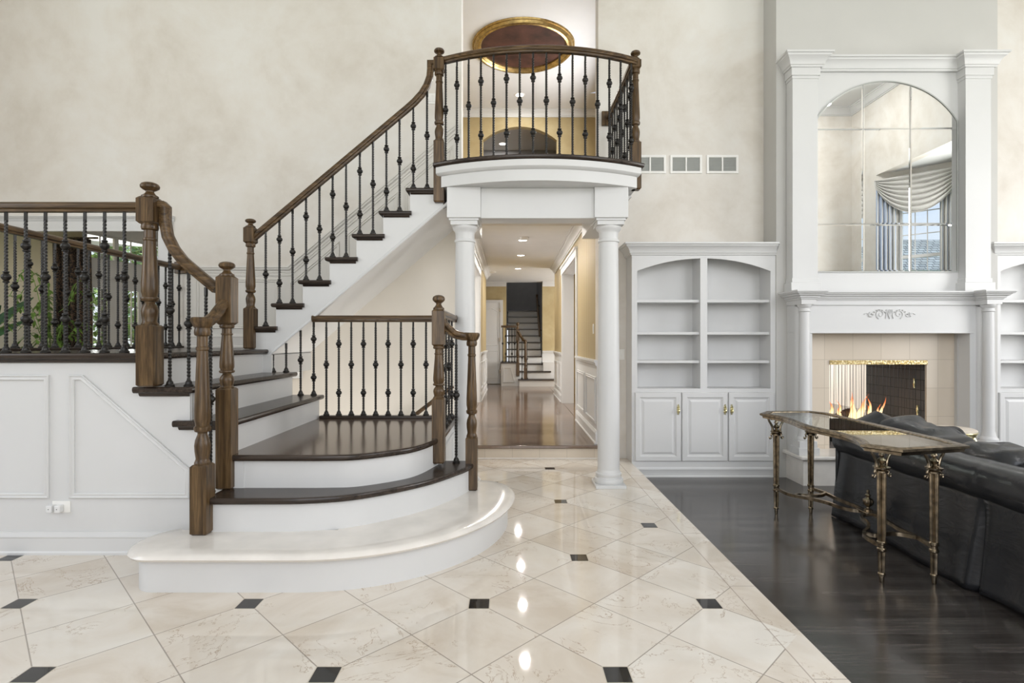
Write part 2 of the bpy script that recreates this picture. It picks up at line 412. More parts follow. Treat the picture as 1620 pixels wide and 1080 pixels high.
def tag(o, label, cat, group=None):
    o['label'] = label; o['category'] = cat
    if group: o['group'] = group
    return o
def struct(name, mb, mat, bevel=0):
    o = obj(name, mb, mat, bevel=bevel); o['kind'] = 'structure'; return o
def smoothpts(pts, k=6):
    """Catmull-Rom through points"""
    P = [Vector(p) for p in pts]; out = []
    for i in range(len(P) - 1):
        a = P[i - 1] if i else P[0] * 2 - P[1]; b = P[i]; c = P[i + 1]; d = P[i + 2] if i + 2 < len(P) else P[-1] * 2 - P[-2]
        for j in range(k):
            t = j / k; out.append(.5 * ((2 * b) + (c - a) * t + (2 * a - 5 * b + 4 * c - d) * t * t + (3 * b - a - 3 * c + d) * t ** 3))
    out.append(P[-1]); return out
def mould(h, p, kind='crown'):
    """closed profile (out, up); starts on the wall"""
    if kind == 'crown':
        return [(0, 0), (p * .16, 0), (p * .2, h * .12), (p * .3, h * .16), (p * .36, h * .34), (p * .55, h * .58), (p * .8, h * .72), (p * .84, h * .82), (p, h * .86), (p, h), (0, h)]
    if kind == 'base':
        return [(0, 0), (p * 1.0, 0), (p * 1.0, h * .10), (p * .62, h * .16), (p * .62, h * .72), (p * .8, h * .76), (p * .75, h * .84), (p * .4, h * .92), (p * .35, h), (0, h)]
    if kind == 'chair':
        return [(0, 0), (p * .3, 0), (p * .35, h * .3), (p * .7, h * .45), (p * .8, h * .7), (p, h * .75), (p, h), (0, h)]
FR = [(-.016, 0), (-.016, .008), (-.010, .014), (-.004, .010), (.004, .010), (.010, .017), (.016, .012), (.016, 0)]   # panel moulding, lateral / out
RAIL = [(-.018, -.030), (.018, -.030), (.020, -.016), (.030, -.010), (.033, .006), (.029, .020), (.016, .029), (-.016, .029), (-.029, .020), (-.033, .006), (-.030, -.010), (-.020, -.016)]

# ---------------------------------------------------------------- room shell
CEIL = 6.5
struct('floor', MB().box(-6.4, 1.299, -.66, 5.05, -.15, 0).box(-6.4, -3.72, 5.05, 6.16, -.15, 0).box(-.55, 1.299, 5.05, 6.16, -.15, 0).box(-3.72, -.55, 5.88, 6.16, -.15, 0).box(-3.6, 1.299, -4.5, -.66, -.15, 0), 'tiles')
struct('floor_living_room', MB().box(1.299, 7.64, -.66, 6.2, -.27, -.15).box(7.64, 9.6, .1, 5.2, -.27, -.15), 'darkfloor')
struct('floor_hall', MB().box(-.59, .985, 6.14, 15.0, .110, .146).box(-2.2, -.59, 8.2, 15.0, .110, .146).box(.985, 3.5, 12.2, 15.0, .110, .146).box(.985, 6, 6.95, 12.2, .110, .146), 'hallfloor', .006)
struct('trim_1', MB().box(-.59, .985, 6.17, 6.2, 0, .110), 'stonetile')
struct('wall_back', MB().box(1.0, 2.9, 6.2, 6.4, -.15, CEIL).box(5.1, 7.8, 6.2, 6.4, -.15, CEIL).box(.985, 1.0, 6.2, 6.4, -.0, CEIL)
       .box(-3.81, -.549, 6.2, 6.4, 2.64, CEIL).box(-3.81, -.61, 6.2, 6.4, 0, 2.64).box(-.61, 1.0, 6.2, 6.4, 2.64, 2.92), 'faux')
struct('wall_left', MB().box(-6.5, -6.4, -.66, 6.2, -.15, .6).box(-6.5, -6.4, -.66, 6.2, 5.6, CEIL).box(-6.5, -6.4, 3.0, 6.2, .6, 5.6).box(-6.5, -6.4, -.66, -.1, .6, 5.6)
       .box(-9, -3.81, 6.2, 6.35, 2.62, CEIL).box(-6.5, -6.2, 6.2, 6.35, -.15, 2.62), 'faux')
struct('wall_right', MB().box(7.64, 7.8, -.66, .17, -.27, CEIL).box(7.64, 7.8, 5.1, 6.3, -.27, CEIL).box(7.64, 7.8, .17, 5.1, 4.77, CEIL), 'faux')
struct('wall_front', MB().box(-6.5, -3.5, -.76, -.66, -.27, CEIL).box(2.2, 3.1, -.76, -.66, -.27, CEIL).box(6.7, 7.8, -.76, -.66, -.27, CEIL)
       .box(3.1, 6.7, -.76, -.66, 5.6, CEIL).box(3.1, 6.7, -.76, -.66, -.27, 1.6), 'faux')
struct('wall_light_vestibule', MB().box(-3.6, -3.5, -4.5, -.66, -.15, CEIL).box(2.1, 2.2, -4.5, -.66, -.15, CEIL).box(-3.5, 2.2, -4.6, -4.5, 5.8, CEIL).box(-3.5, 2.2, -4.6, -4.5, -.15, .5)
       .box(1.299, 2.1, -4.5, -.66, -.2, 0), 'faux')  # unseen vestibule added to set the front fill farther back
struct('ceiling', MB().box(-9, 7.8, -.76, 6.4, CEIL, CEIL + .1).box(-3.6, 2.2, -4.6, -.76, CEIL, CEIL + .1), 'ceiling')
# chimney breast with the firebox opening
struct('wall_chimney', MB().box(2.838, 3.15, 5.905, 6.4, -.15, CEIL).box(4.77, 5.2, 5.905, 6.4, -.15, CEIL).box(3.15, 4.77, 5.905, 6.4, 1.43, CEIL), 'creamwall')
struct('trim_2', MB().box(3.15, 3.428, 5.945, 6.9, -.15, 1.43).box(4.474, 4.77, 5.945, 6.9, -.15, 1.43).box(3.428, 4.474, 5.945, 6.9, 1.096, 1.43).box(3.428, 4.474, 5.945, 6.9, -.15, .15), 'stonetile')
# ceiling crown of the great room
struct('trim_3', MB().sweep(mould(.16, .14), [(7.62, -.66, CEIL - .16), (6.7, -.66, CEIL - .16)][::-1] if False else [(7.64, 6.2, CEIL - .16), (7.64, -.66, CEIL - .16), (2.2, -.66, CEIL - .16)]), 'white')

# ---- hall behind the columns
HC = 2.92
struct('wall_hall_right', MB().box(.985, 1.105, 6.4, 8.21, .146, HC).box(.985, 1.2, 10.35, 12.2, .146, HC).box(.985, 1.105, 8.21, 10.35, 2.56, HC).box(.985, 3.5, 12.2, 12.32, .146, HC), 'stripe')
struct('wall_hall_left', MB().box(-.71, -.59, 6.4, 8.2, .146, HC).box(-.71, -.59, 10.5, 13.4, .146, HC).box(-.71, -.59, 8.2, 10.5, 2.56, HC).box(-2.2, -.71, 13.3, 13.4, .146, HC), 'stripe')
struct('ceiling_hall', MB().box(-3.1, 6.1, 6.4, 15.2, HC, 3.1), 'ceiling')
struct('wall_far', MB().box(-2.2, -.11, 15.0, 15.15, .146, HC).box(.866, 3.6, 15.0, 15.15, .146, HC), 'gold_wall')
struct('wall_foyer', MB().box(3.5, 3.6, 12.2, 15.1, .146, HC).box(-2.3, -2.2, 13.3, 15.1, .146, HC), 'gold_wall')
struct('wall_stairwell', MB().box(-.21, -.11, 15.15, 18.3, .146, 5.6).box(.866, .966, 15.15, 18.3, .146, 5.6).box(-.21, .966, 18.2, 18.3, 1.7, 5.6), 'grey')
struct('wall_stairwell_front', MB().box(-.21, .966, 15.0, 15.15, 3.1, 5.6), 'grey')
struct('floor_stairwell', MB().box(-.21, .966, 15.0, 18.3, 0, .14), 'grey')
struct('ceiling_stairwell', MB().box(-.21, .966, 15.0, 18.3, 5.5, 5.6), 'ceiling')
struct('wall_side_room', MB().box(6.0, 6.1, 6.9, 12.2, .0, HC).box(5.1, 6.1, 6.4, 6.9, .0, HC).box(1.105, 3.15, 6.4, 6.9, 0, HC), 'beige')
struct('wall_side_hall', MB().box(-3.1, -3.0, 8.0, 10.7, .1, HC).box(-3.1, -.71, 10.6, 10.7, .1, HC).box(-3.1, -.71, 8.0, 8.1, .1, HC), 'beige')
mb = MB(); f = [(.12, 0)]
crn = mould(.13, .12)
mb.sweep(crn, [(-.59, 6.4, HC - .13), (-.59, 13.4, HC - .13)])
mb.sweep(crn, [(.985, 12.2, HC - .13), (.985, 6.4, HC - .13)])
mb.sweep(crn, [(-2.2, 15.0, HC - .13), (-.11, 15.0, HC - .13)]); mb.sweep(crn, [(.866, 15.0, HC - .13), (3.5, 15.0, HC - .13)])
struct('trim_4', mb, 'white')
# hall wainscot: white lower wall, chair rail, panels, base
mb = MB(); rails = mould(.10, .045, 'chair'); base = mould(.15, .03, 'base')
for (y0, y1) in ((6.21, 8.10), (10.47, 12.2)):
    mb.box(.973, .986, y0, y1, .146, 1.0)
    mb.sweep(rails, [(.985, y1, .99), (.985, y0, .99)]); mb.sweep(base, [(.975, y1, .146), (.975, y0, .146)])
    n = 2; w = (y1 - y0) / n
    for k in range(n):
        a, b = y0 + k * w + .09, y0 + (k + 1) * w - .09
        mb.sweep(FR, [(.973, a, .38), (.973, b, .38), (.973, b, .88), (.973, a, .88)], up=(-1, 0, 0), closed=True)
for (y0, y1) in ((6.42, 8.1), (10.62, 13.35)):
    mb.box(-.591, -.578, y0, y1, .146, 1.0)
    mb.sweep(rails, [(-.59, y0, .99), (-.59, y1, .99)]); mb.sweep(base, [(-.58, y0, .146), (-.58, y1, .146)])
    n = 3; w = (y1 - y0) / n
    for k in range(n):
        a, b = y0 + k * w + .08, y0 + (k + 1) * w - .08
        mb.sweep(FR, [(-.578, a, .38), (-.578, b, .38), (-.578, b, .88), (-.578, a, .88)], up=(1, 0, 0), closed=True)
mb.box(.86, 3.4, 14.985, 15.0, .146, .98); mb.sweep(rails, [(.866, 14.99, .95), (3.4, 14.99, .95)])
struct('trim_5', mb, 'white')
# cased openings of the hall
mb = MB()
for x, s, t in ((.985, -1, .2), (-.59, 1, .12)):
    o = x + s * .022
    for (y0, y1) in ((8.10, 8.21), (10.35, 10.46)) if x > 0 else ((8.09, 8.2), (10.5, 10.61)): mb.box(x, o, y0, y1, .146, 2.66)
    ya, yb = (8.21, 10.35) if x > 0 else (8.2, 10.5)
    mb.box(x, x + s * .03, ya - .12, yb + .12, 2.55, 2.68); mb.box(x, x + s * .05, ya - .13, yb + .13, 2.66, 2.69)
    mb.box(x - .0, x - s * t, yb - .012, yb, .146, 2.56); mb.box(x, x - s * t, ya, ya + .012, .146, 2.56); mb.box(x, x - s * t, ya, yb, 2.545, 2.56)
struct('trim_6', mb, 'white')

# ---- upper hall seen over the balcony
UC = 5.55
struct('wall_upper_hall', MB().box(-1.2, -.505, 10.2, 10.32, 3.1, UC).box(.855, 2.0, 10.2, 10.32, 3.1, UC).prism(
    [(-.505, UC)] + [(.175 + 1.05 * math.sin(a), 4.21 + 1.05 * math.cos(a)) for a in [(-.705 + 1.41 * k / 24) for k in range(25)]] + [(.855, UC)], 'xz', 10.2, 10.32), 'gold_wall')
struct('trim_7', MB().sweep(mould(.12, .1), [(-1.2, 10.2, UC - .12), (1.8, 10.2, UC - .12)]), 'white')
struct('wall_upper_side', MB().box(-1.3, -1.0, 6.4, 12.4, 3.1, UC).box(1.7, 1.8, 6.4, 7.2, 3.1, UC).box(1.7, 1.8, 9.2, 12.4, 3.1, UC).box(1.7, 1.8, 7.2, 9.2, 5.2, UC).box(1.7, 1.8, 7.2, 9.2, 3.1, 3.6), 'gold_wall')
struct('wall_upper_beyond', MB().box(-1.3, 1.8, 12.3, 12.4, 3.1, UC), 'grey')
struct('floor_upper_hall', MB().box(-.549, .974, 6.2, 6.42, 3.0, 3.25).box(-1.2, 1.8, 6.42, 12.4, 3.0, 3.25), 'hallfloor')
# ceiling with a round dome recess
cx, cy, R = .187, 7.98, .64
mb = MB(); N = 48; vs = []; 
sq = []
for i in range(N):
    a = 2 * PI * i / N; c, s_ = math.cos(a), math.sin(a)
    k = 1 / max(abs(c) / 1.38, abs(s_) / 1.5); 
    vs.append((cx + c * R, cy + s_ * R, UC)); sq.append((cx + c * k, cy + s_ * k, UC))
mb.add(vs + sq, [(i, (i + 1) % N, N + (i + 1) % N, N + i) for i in range(N)])
mb.box(-1.3, 1.9, 9.47, 12.4, UC, UC + .1); mb.box(-1.3, -1.19, 6.3, 9.5, UC, UC + .1); mb.box(1.56, 1.9, 6.3, 9.5, UC, UC + .1)
struct('ceiling_upper_hall', mb, 'ceiling')
dome = thing('ceiling_dome', 'round maroon recess with a gilded rim in the ceiling above the balcony', 'ceiling dome', (cx, cy, UC))
obj('dome_shell', MB().lathe(cx, cy, [(R, UC), (R, UC + .06), (R * .97, UC + .12), (R * .8, UC + .26), (R * .5, UC + .36), (.001, UC + .4)], 48), 'maroon', dome)
prof = [(R - .03, UC + .06), (R - .03, UC - .02), (R - .005, UC - .045), (R + .02, UC - .03), (R + .035, UC - .05), (R + .06, UC - .05), (R + .075, UC - .02), (R + .09, UC - .02), (R + .1, UC)]
mb = MB(); mb.lathe(cx, cy, prof, 48); mb.f = [f for f in mb.f if len(f) == 4]
obj('gilded_rim', mb, 'gold', dome)

def downlight(x, y, z, label, power, group, col=(1, .96, .90)):
    t = thing('recessed_light', label, 'ceiling light', (x, y, z), group)
    mb = MB().lathe(x, y, [(.062, z - .001), (.075, z - .008), (.092, z - .006), (.095, z)], 24); mb.f = [f for f in mb.f if len(f) == 4]
    obj('trim_ring', mb, 'plastic', t)
    obj('lens', MB().lathe(x, y, [(.063, z - .003), (.063, z - .001)], 24), 'bulb', t)
    if power:
        ld = bpy.data.lights.new('downlight_lamp', 'AREA'); ld.shape = 'DISK'; ld.size = .11; ld.energy = power; ld.color = col
        lo = bpy.data.objects.new('downlight_lamp', ld); C.objects.link(lo); lo.parent = t; lo.location = (0, 0, -.012)
G = 'recessed lights along the hall ceiling'
downlight(.195, 7.3, HC, 'recessed hall ceiling light nearest the columns, before the smoke detector', 21, G)
downlight(.195, 8.85, HC, 'recessed ceiling light just behind the smoke detector in the hall', 21, G)
downlight(.195, 10.4, HC, 'recessed ceiling light in the middle of the hall, second visible beyond the detector', 21, G)
downlight(.17, 12.3, HC, 'farthest recessed ceiling light, nearest the distant staircase', 21, G)
downlight(.16, 9.54, UC, 'recessed ceiling light in the upper hall behind the balcony balusters', 12, None)
downlight(-.17, 11.9, UC, 'small recessed ceiling light seen through the arch behind the balcony', 8, None)
downlight(.4, 16.6, 5.5, 'unseen recessed light added to brighten the distant stairwell', 14, None)  # out of view, added to lift the dark stairwell walls
tag(obj('smoke_detector', MB().lathe(.215, 8.62, [(.055, HC - .035), (.065, HC - .03), (.07, HC - .012), (.075, HC)], 24), 'plastic'), 'round white smoke detector on the hall ceiling beside a recessed light', 'smoke detector')
tag(obj('ceiling_speaker', MB().lathe(-.42, 12.9, [(.06, HC - .02), (.085, HC - .01), (.09, HC)], 24), 'plastic'), 'small round white fixture at far left of the hall ceiling', 'ceiling fixture')

# far door
d = thing('door_1', 'white two-panel arch-top door at the far end of the hall', 'door', (-.45, 15, .146)); del d['label']; del d['category']; d['kind'] = 'structure'
mb = MB().box(-.74, -.28, 14.95, 15.0, .16, 2.34)
for (a, b, c_, e) in ((-.69, -.33, .32, 1.05), (-.69, -.33, 1.2, 2.1)):
    mb.sweep([(-.01, 0), (-.006, .008), (.006, .008), (.01, 0)], [(a, 14.95, c_), (b, 14.95, c_), (b, 14.95, e)] + ([(.5 * (a + b), 14.95, e + .1)] if e > 2 else []) + [(a, 14.95, e)], up=(0, -1, 0), closed=True)
obj('door_panel', mb, 'whitegloss', d)
obj('door_casing', MB().box(-.28, -.20, 14.93, 15.0, .146, 2.42).box(-.82, -.74, 14.93, 15.0, .146, 2.42).box(-.82, -.20, 14.93, 15.0, 2.34, 2.42), 'white', d)
for z in (.45, 1.3, 2.1): obj('hinge', MB().box(-.295, -.27, 14.925, 14.95, z, z + .1), 'brass', d)

# ---------------------------------------------------------------- columns and balcony
def column(x, label):
    t = thing('column', label, 'column', (x, 5.01, 0), 'white round columns under the balcony'); y = 5.01
    obj('plinth', MB().box(x - .135, x + .135, y - .135, y + .135, 0, .028), 'white', t, .003)
    obj('base', MB().lathe(x, y, [(.125, .028), (.130, .04), (.132, .055), (.125, .072), (.112, .078), (.110, .09), (.116, .10), (.116, .115), (.104, .125), (.0985, .15)], 40), 'white', t)
    obj('shaft', MB().lathe(x, y, [(.0985, .15), (.098, .9), (.092, 1.6), (.086, 2.19)], 40), 'white', t)
    obj('capital', MB().lathe(x, y, [(.086, 2.19), (.095, 2.195), (.097, 2.205), (.093, 2.215), (.086, 2.218), (.086, 2.27), (.092, 2.29), (.108, 2.305), (.114, 2.325), (.114, 2.336)], 40)
        .box(x - .118, x + .118, y - .118, y + .118, 2.336, 2.372).box(x - .130, x + .130, y - .130, y + .130, 2.372, 2.391), 'white', t)
column(-.411, 'white round column left of the hall opening, behind the stair newels')
column(.889, 'white round column standing free beside the left bookcase')

def arcpts(xc, half, ye, sag, n=32):
    R = (half * half + sag * sag) / (2 * sag); a0 = math.asin(half / R); cyy = ye - sag + R
    return [(xc + R * math.sin(-a0 + 2 * a0 * k / n), cyy - R * math.cos(-a0 + 2 * a0 * k / n)) for k in range(n + 1)]
bal = thing('balcony', 'white bow-fronted balcony carried on two round columns', 'balcony', (.24, 5.4, 2.39))
mb = MB()
for x in (-.411, .889): mb.box(x - .148, x + .148, 4.862, 5.158, 2.391, 2.66)
mb.box(-.263, .741, 4.90, 5.12, 2.391, 2.66).box(.80, .98, 5.158, 6.2, 2.45, 2.66).box(-.50, -.32, 5.158, 6.2, 2.45, 2.66)
mb.box(-.263, .741, 5.12, 5.24, 2.43, 2.66)
obj('entablature', mb, 'white', bal, .004)
fa = arcpts(.24, .881, 4.9, .23)
obj('fascia', MB().prism(fa + [(1.121, 6.2), (-.641, 6.2)], 'xy', 2.66, 2.80), 'white', bal)
pf = [(0, 0), (.012, .002), (.03, .018), (.034, .022), (.034, .075), (0, .075)]
obj('fascia_moulding', MB().sweep(pf, [(p[0], p[1], 2.757) for p in fa] + [(1.121, 6.2, 2.757)]), 'white', bal)
fb = arcpts(.24, .905, 4.9, .235)
nose = [(0, 0), (.022, .003), (.034, .012), (.040, .022), (.040, .036), (.034, .044), (0, .044)]
obj('nosing', MB().sweep(nose, [(p[0], p[1], 2.828) for p in fb] + [(1.145, 6.2, 2.828)]), 'tread_x', bal)
obj('balcony_floor', MB().prism(fb + [(1.145, 6.2), (-.665, 6.2)], 'xy', 2.80, 2.871), 'tread_x', bal)
obj('side_crown', MB().sweep(mould(.10, .09), [(1.04, 5.16, 2.56), (1.04, 6.2, 2.56)]).box(.98, 1.04, 5.10, 6.2, 2.5, 2.66), 'white', bal)

# ---------------------------------------------------------------- baluster, newel, rail builders
BM = {}
def bal_mesh(h, kind, r=.0105):
    key = (round(h, 2), kind)
    if key in BM: return BM[key]
    h = key[0]; mb = MB(); vs = []; fs = []; n = max(6, int(h / .0052)); lo, hi = .05, h - .05
    for k in range(n + 1):
        z = h * k / n; a = PI / 4 + max(0, min(z, hi) - lo) / .021 * (PI / 2)
        for q in range(4): vs.append((r * math.cos(a + q * PI / 2), r * math.sin(a + q * PI / 2), z))
        if k:
            for q in range(4): b = (k - 1) * 4; fs.append((b + q, b + (q + 1) % 4, b + 4 + (q + 1) % 4, b + 4 + q))
    mb.add(vs, fs)
    mb.lathe(0, 0, [(.027, 0), (.028, .009), (.020, .017), (.018, .030), (.013, .036), (.012, .04)], 12)
    zs = {'s': [.54], 'd': [.24, .76], 'n': []}[kind]
    if h < .5: zs = []
    for q in zs:
        z = q * h
        mb.lathe(0, 0, [(.010, z - .036), (.017, z - .034), (.018, z - .028), (.012, z - .024), (.017, z - .018), (.025, z - .008), (.0265, z), (.025, z + .008), (.017, z + .018), (.012, z + .024), (.018, z + .028), (.017, z + .034), (.010, z + .036)], 12)
    BM[key] = mesh_of('baluster', mb, M['shoe'], 30); return BM[key]
def baluster(par, x, y, z0, z1, kind): return link('baluster', bal_mesh(z1 - z0, kind), par, (x, y, z0))

def newel(par, x, y, w, zb, z1, z2, z3, zt=None, mat='oak_v', name='newel_post', finial=True):
    """square base zb..z1, turned shaft z1..z2, square block z2..z3, finial to zt"""
    h = w / 2; mb = MB(); L = z2 - z1
    mb.cbox(x, y, h, zb, z1, .010)
    T = [(0, .90), (.015, .92), (.03, .80), (.045, .74), (.10, .86), (.14, .90), (.18, .80), (.222, .54), (.235, .56), (.243, .86), (.262, .96), (.276, .94), (.284, .78), (.30, .80), (.33, .90), (.40, .90), (.60, .77), (.83, .62), (.84, .72), (.855, .72), (.862, .62), (.935, .60), (.945, .86), (.965, .92), (.98, .9), (1.0, .82)]
    mb.lathe(x, y, [(h * r, z1 - .004 + (L + .008) * t) for t, r in T], 28)
    if z3: mb.cbox(x, y, h, z2, z3, .014)
    if z3 and finial:
        f = zt - z3
        mb.lathe(x, y, [(h * .9, z3 - .004), (h * .9, z3 + f * .08), (h * .6, z3 + f * .2), (h * .42, z3 + f * .34), (h * .44, z3 + f * .42), (h * .72, z3 + f * .50), (h * .98, z3 + f * .62), (h * 1.02, z3 + f * .74), (h * .9, z3 + f * .87), (h * .6, z3 + f * .96), (h * .2, z3 + f * .995), (.0005, zt)], 28)
    return obj(name, mb, mat, par, sharp=30)
def rail(par, path, mat='oak_x', name='handrail', k=1.0):
    return obj(name, MB().sweep([(a * k, b * k) for a, b in RAIL], path), mat, par, sharp=40)

# balcony railing
br_ = thing('balcony_railing', 'curved oak and iron railing along the front and side of the balcony', 'railing', (.24, 4.8, 2.871))
newel(br_, -.634, 4.93, .092, 2.534, 3.085, 3.70, 3.825, 3.909)
newel(br_, 1.125, 4.975, .086, 2.66, 3.09, 3.74, 3.83, 3.912)
ar = arcpts(.245, .875, 4.945, .215)
rail(br_, [(p[0], p[1], 3.80) for p in ar])
rail(br_, [(1.10, 4.98, 3.79), (1.10, 6.18, 3.79)], 'oak_y')
obj('rail_rosette', MB().box(1.02, 1.15, 6.165, 6.2, 3.71, 3.87), 'oak_v', br_, .006)
R = (.875 ** 2 + .215 ** 2) / (2 * .215); yc = 4.945 - .215 + R
x0_, x1_ = -.575, 1.075; t0 = math.asin((x0_ - .245) / R); t1 = math.asin((x1_ - .245) / R)
for k in range(16):
    t = t0 + (t1 - t0) * k / 15
    baluster(br_, .245 + R * math.sin(t), yc - R * math.cos(t), 2.871, 3.772, 'sd'[k % 2])
for k in range(9): baluster(br_, 1.10, 5.08 + k * .125, 2.871, 3.762, 'ds'[k % 2])

# ---------------------------------------------------------------- staircase
RS = .205
st = thing('staircase', 'winding staircase with white risers, dark wood treads and a marble bottom step', 'staircase', (-1.2, 3.4, 0))
def offs(poly, d):
    """offset an open 2-D curve to its left/right"""
    out = []; n = len(poly)
    for i in range(n):
        a = Vector(poly[max(i - 1, 0)]); b = Vector(poly[min(i + 1, n - 1)]); t = (b - a).normalized()
        out.append((poly[i][0] - t.y * d, poly[i][1] + t.x * d))
    return out
bull = lambda t, o: [(-o * 1.5, 0), (0, 0), (o * .5, t * .08), (o * .85, t * .3), (o, t * .55), (o * .85, t * .82), (o * .5, t * .97), (-o * 1.5, t)]
def ell(cx, cy, a, b, t0, t1, n): return [(cx + a * math.cos(t0 + (t1 - t0) * k / n), cy + b * math.sin(t0 + (t1 - t0) * k / n)) for k in range(n + 1)]
# step 1, marble
c1 = ell(-1.86, 3.04, .14, .175, PI * .6, PI * 1.5, 12)[:-1] + [(-1.86, 2.865)] + ell(-1.1, 4.0, 1.08, 1.135, -PI / 2, 0, 30) + ell(-.24, 4.0, .22, .33, 0, PI / 2, 8)[1:]
obj('riser', MB().prism(c1 + [(-1.0, 4.33), (-1.0, 3.2), (-1.88, 3.2)], 'xy', 0, .165), 'white', st)
n1 = offs(c1, -.045)
obj('marble_tread', MB().prism(c1 + [(-1.0, 4.33), (-1.0, 3.2), (-1.88, 3.2)], 'xy', .165, .2099).sweep([(-.06, .0), (.02, 0), (.042, .008), (.052, .022), (.042, .037), (.02, .045), (-.06, .045)], [(p[0], p[1], .165) for p in c1]), 'marble', st, sharp=50)
# step 2
n2 = [(p.x, p.y) for p in smoothpts([(-1.73, 3.135), (-1.45, 3.135), (-1.15, 3.15), (-.87, 3.245), (-.543, 3.53), (-.33, 3.874), (-.254, 4.077)], 6)]
r2 = offs(n2, .035)
obj('riser', MB().prism(r2 + [(-.32, 4.13), (-1.0, 4.13), (-1.7, 3.5)], 'xy', .205, .372), 'white', st)
obj('tread', MB().prism(offs(n2, .012) + [(-.25, 4.13), (-1.0, 4.13), (-1.0, 3.6), (-1.73, 3.6)], 'xy', .372, .41).sweep(bull(.038, .012), [(p[0], p[1], .372) for p in offs(n2, .012)]), 'tread_x', st, sharp=50)
# step 3 = quarter landing
n3 = [(p.x, p.y) for p in smoothpts([(-1.69, 3.33), (-1.35, 3.33), (-1.12, 3.332), (-.92, 3.365), (-.68, 3.535), (-.57, 3.706), (-.49, 3.99)], 6)]
obj('riser', MB().prism(offs(n3, .035) + [(-.53, 4.1), (-.53, 5.0), (-1.75, 5.0), (-1.75, 3.40)], 'xy', .41, .577), 'white', st)
obj('quarter_landing', MB().prism(offs(n3, .012) + [(-.49, 4.02), (-.485, 5.02), (-1.75, 5.02), (-1.75, 3.38)], 'xy', .577, .615), 'tread_q', st, sharp=50)
obj('landing_nosing', MB().sweep(bull(.038, .013), [(p[0], p[1], .5772) for p in offs(n3, .012)]), 'tread_x', st, sharp=50)
# steps 4, 5, 6 run to the left
XF = [-1.68, -1.92, -2.16]
for k, xf in enumerate(XF):
    z = .615 + RS * (k + 1); zr = z - .038
    obj('riser', MB().box(xf - .10, xf - .035, 3.375, 4.96, z - RS - .05, zr), 'white', st)
    xl = xf - .36 if k < 2 else -4.6
    m_ = MB().box(xl + (.0 if k < 2 else 0), xf - .012, 3.345, 4.985, zr, z)
    pth = [(xf - .012, 4.985, zr), (xf - .012, 3.345, zr), (xl, 3.345, zr)][::-1]
    m_.sweep(bull(.038, .014), pth)
    if k == 2: m_.box(xl, -2.9, 3.345, 3.40, zr, z)
    obj('tread' if k < 2 else 'landing_edge', m_, 'tread_y' if k < 2 else 'tread_x', st, sharp=50)
    # cove under each nosing
    obj('nosing_cove', MB().sweep([(0, -.022), (.006, -.018), (.012, -.006), (.014, 0), (0, 0)], [(xl + .02, 3.372, zr), (xf - .035, 3.372, zr)]), 'tread_x', st)
obj('landing_floor', MB().box(-3.72, -2.18, 4.98, 6.2, 1.18, 1.229), 'tread_x', st)
obj('landing_slab', MB().box(-3.72, -2.12, 4.9, 5.88, 1.0, 1.18).box(-4.6, -2.21, 3.45, 4.9, .98, 1.19).sweep(mould(.09, .08), [(-3.5, 5.86, .91), (-2.2, 5.86, .91)]), 'white', st)
# panelled wall under the left flight
pw = [(-4.6, 0), (-1.76, 0), (-1.76, .59), (-1.70, .62), (-1.70, .782), (-1.95, .782), (-1.95, .987), (-2.19, .987), (-2.19, 1.192), (-4.6, 1.192)]
struct('wall_stair_front', MB().prism(pw, 'xz', 3.385, 3.455).box(-1.76, -1.62, 3.36, 3.44, 0, .60), 'white')
obj('stair_panel_moulding', MB().sweep(FR, [(-3.9, 3.385, .359), (-2.834, 3.385, .359), (-2.834, 3.385, 1.079), (-3.9, 3.385, 1.079)], up=(0, -1, 0), closed=True), 'white', st)
obj('stair_panel_moulding', MB().sweep(FR, [(-2.679, 3.385, .359), (-1.974, 3.385, .359), (-1.974, 3.385, .517), (-2.617, 3.385, 1.079), (-2.679, 3.385, 1.079)], up=(0, -1, 0), closed=True), 'white', st)
struct('baseboard_front', MB().sweep(mould(.14, .022, 'base'), [(-4.6, 3.385, 0), (-1.9, 3.385, 0)]), 'white')
# white wall on the right side of the quarter landing
struct('wall_stair_side', MB().box(-.55, -.50, 4.02, 5.9, 0, .577), 'white')
mb = MB()
for (a, b) in ((4.15, 4.75), (4.95, 5.65)): mb.sweep(FR, [(-.50, a, .14), (-.50, b, .14), (-.50, b, .5), (-.50, a, .5)], up=(1, 0, 0), closed=True)
obj('stair_panel_moulding', mb, 'white', st)
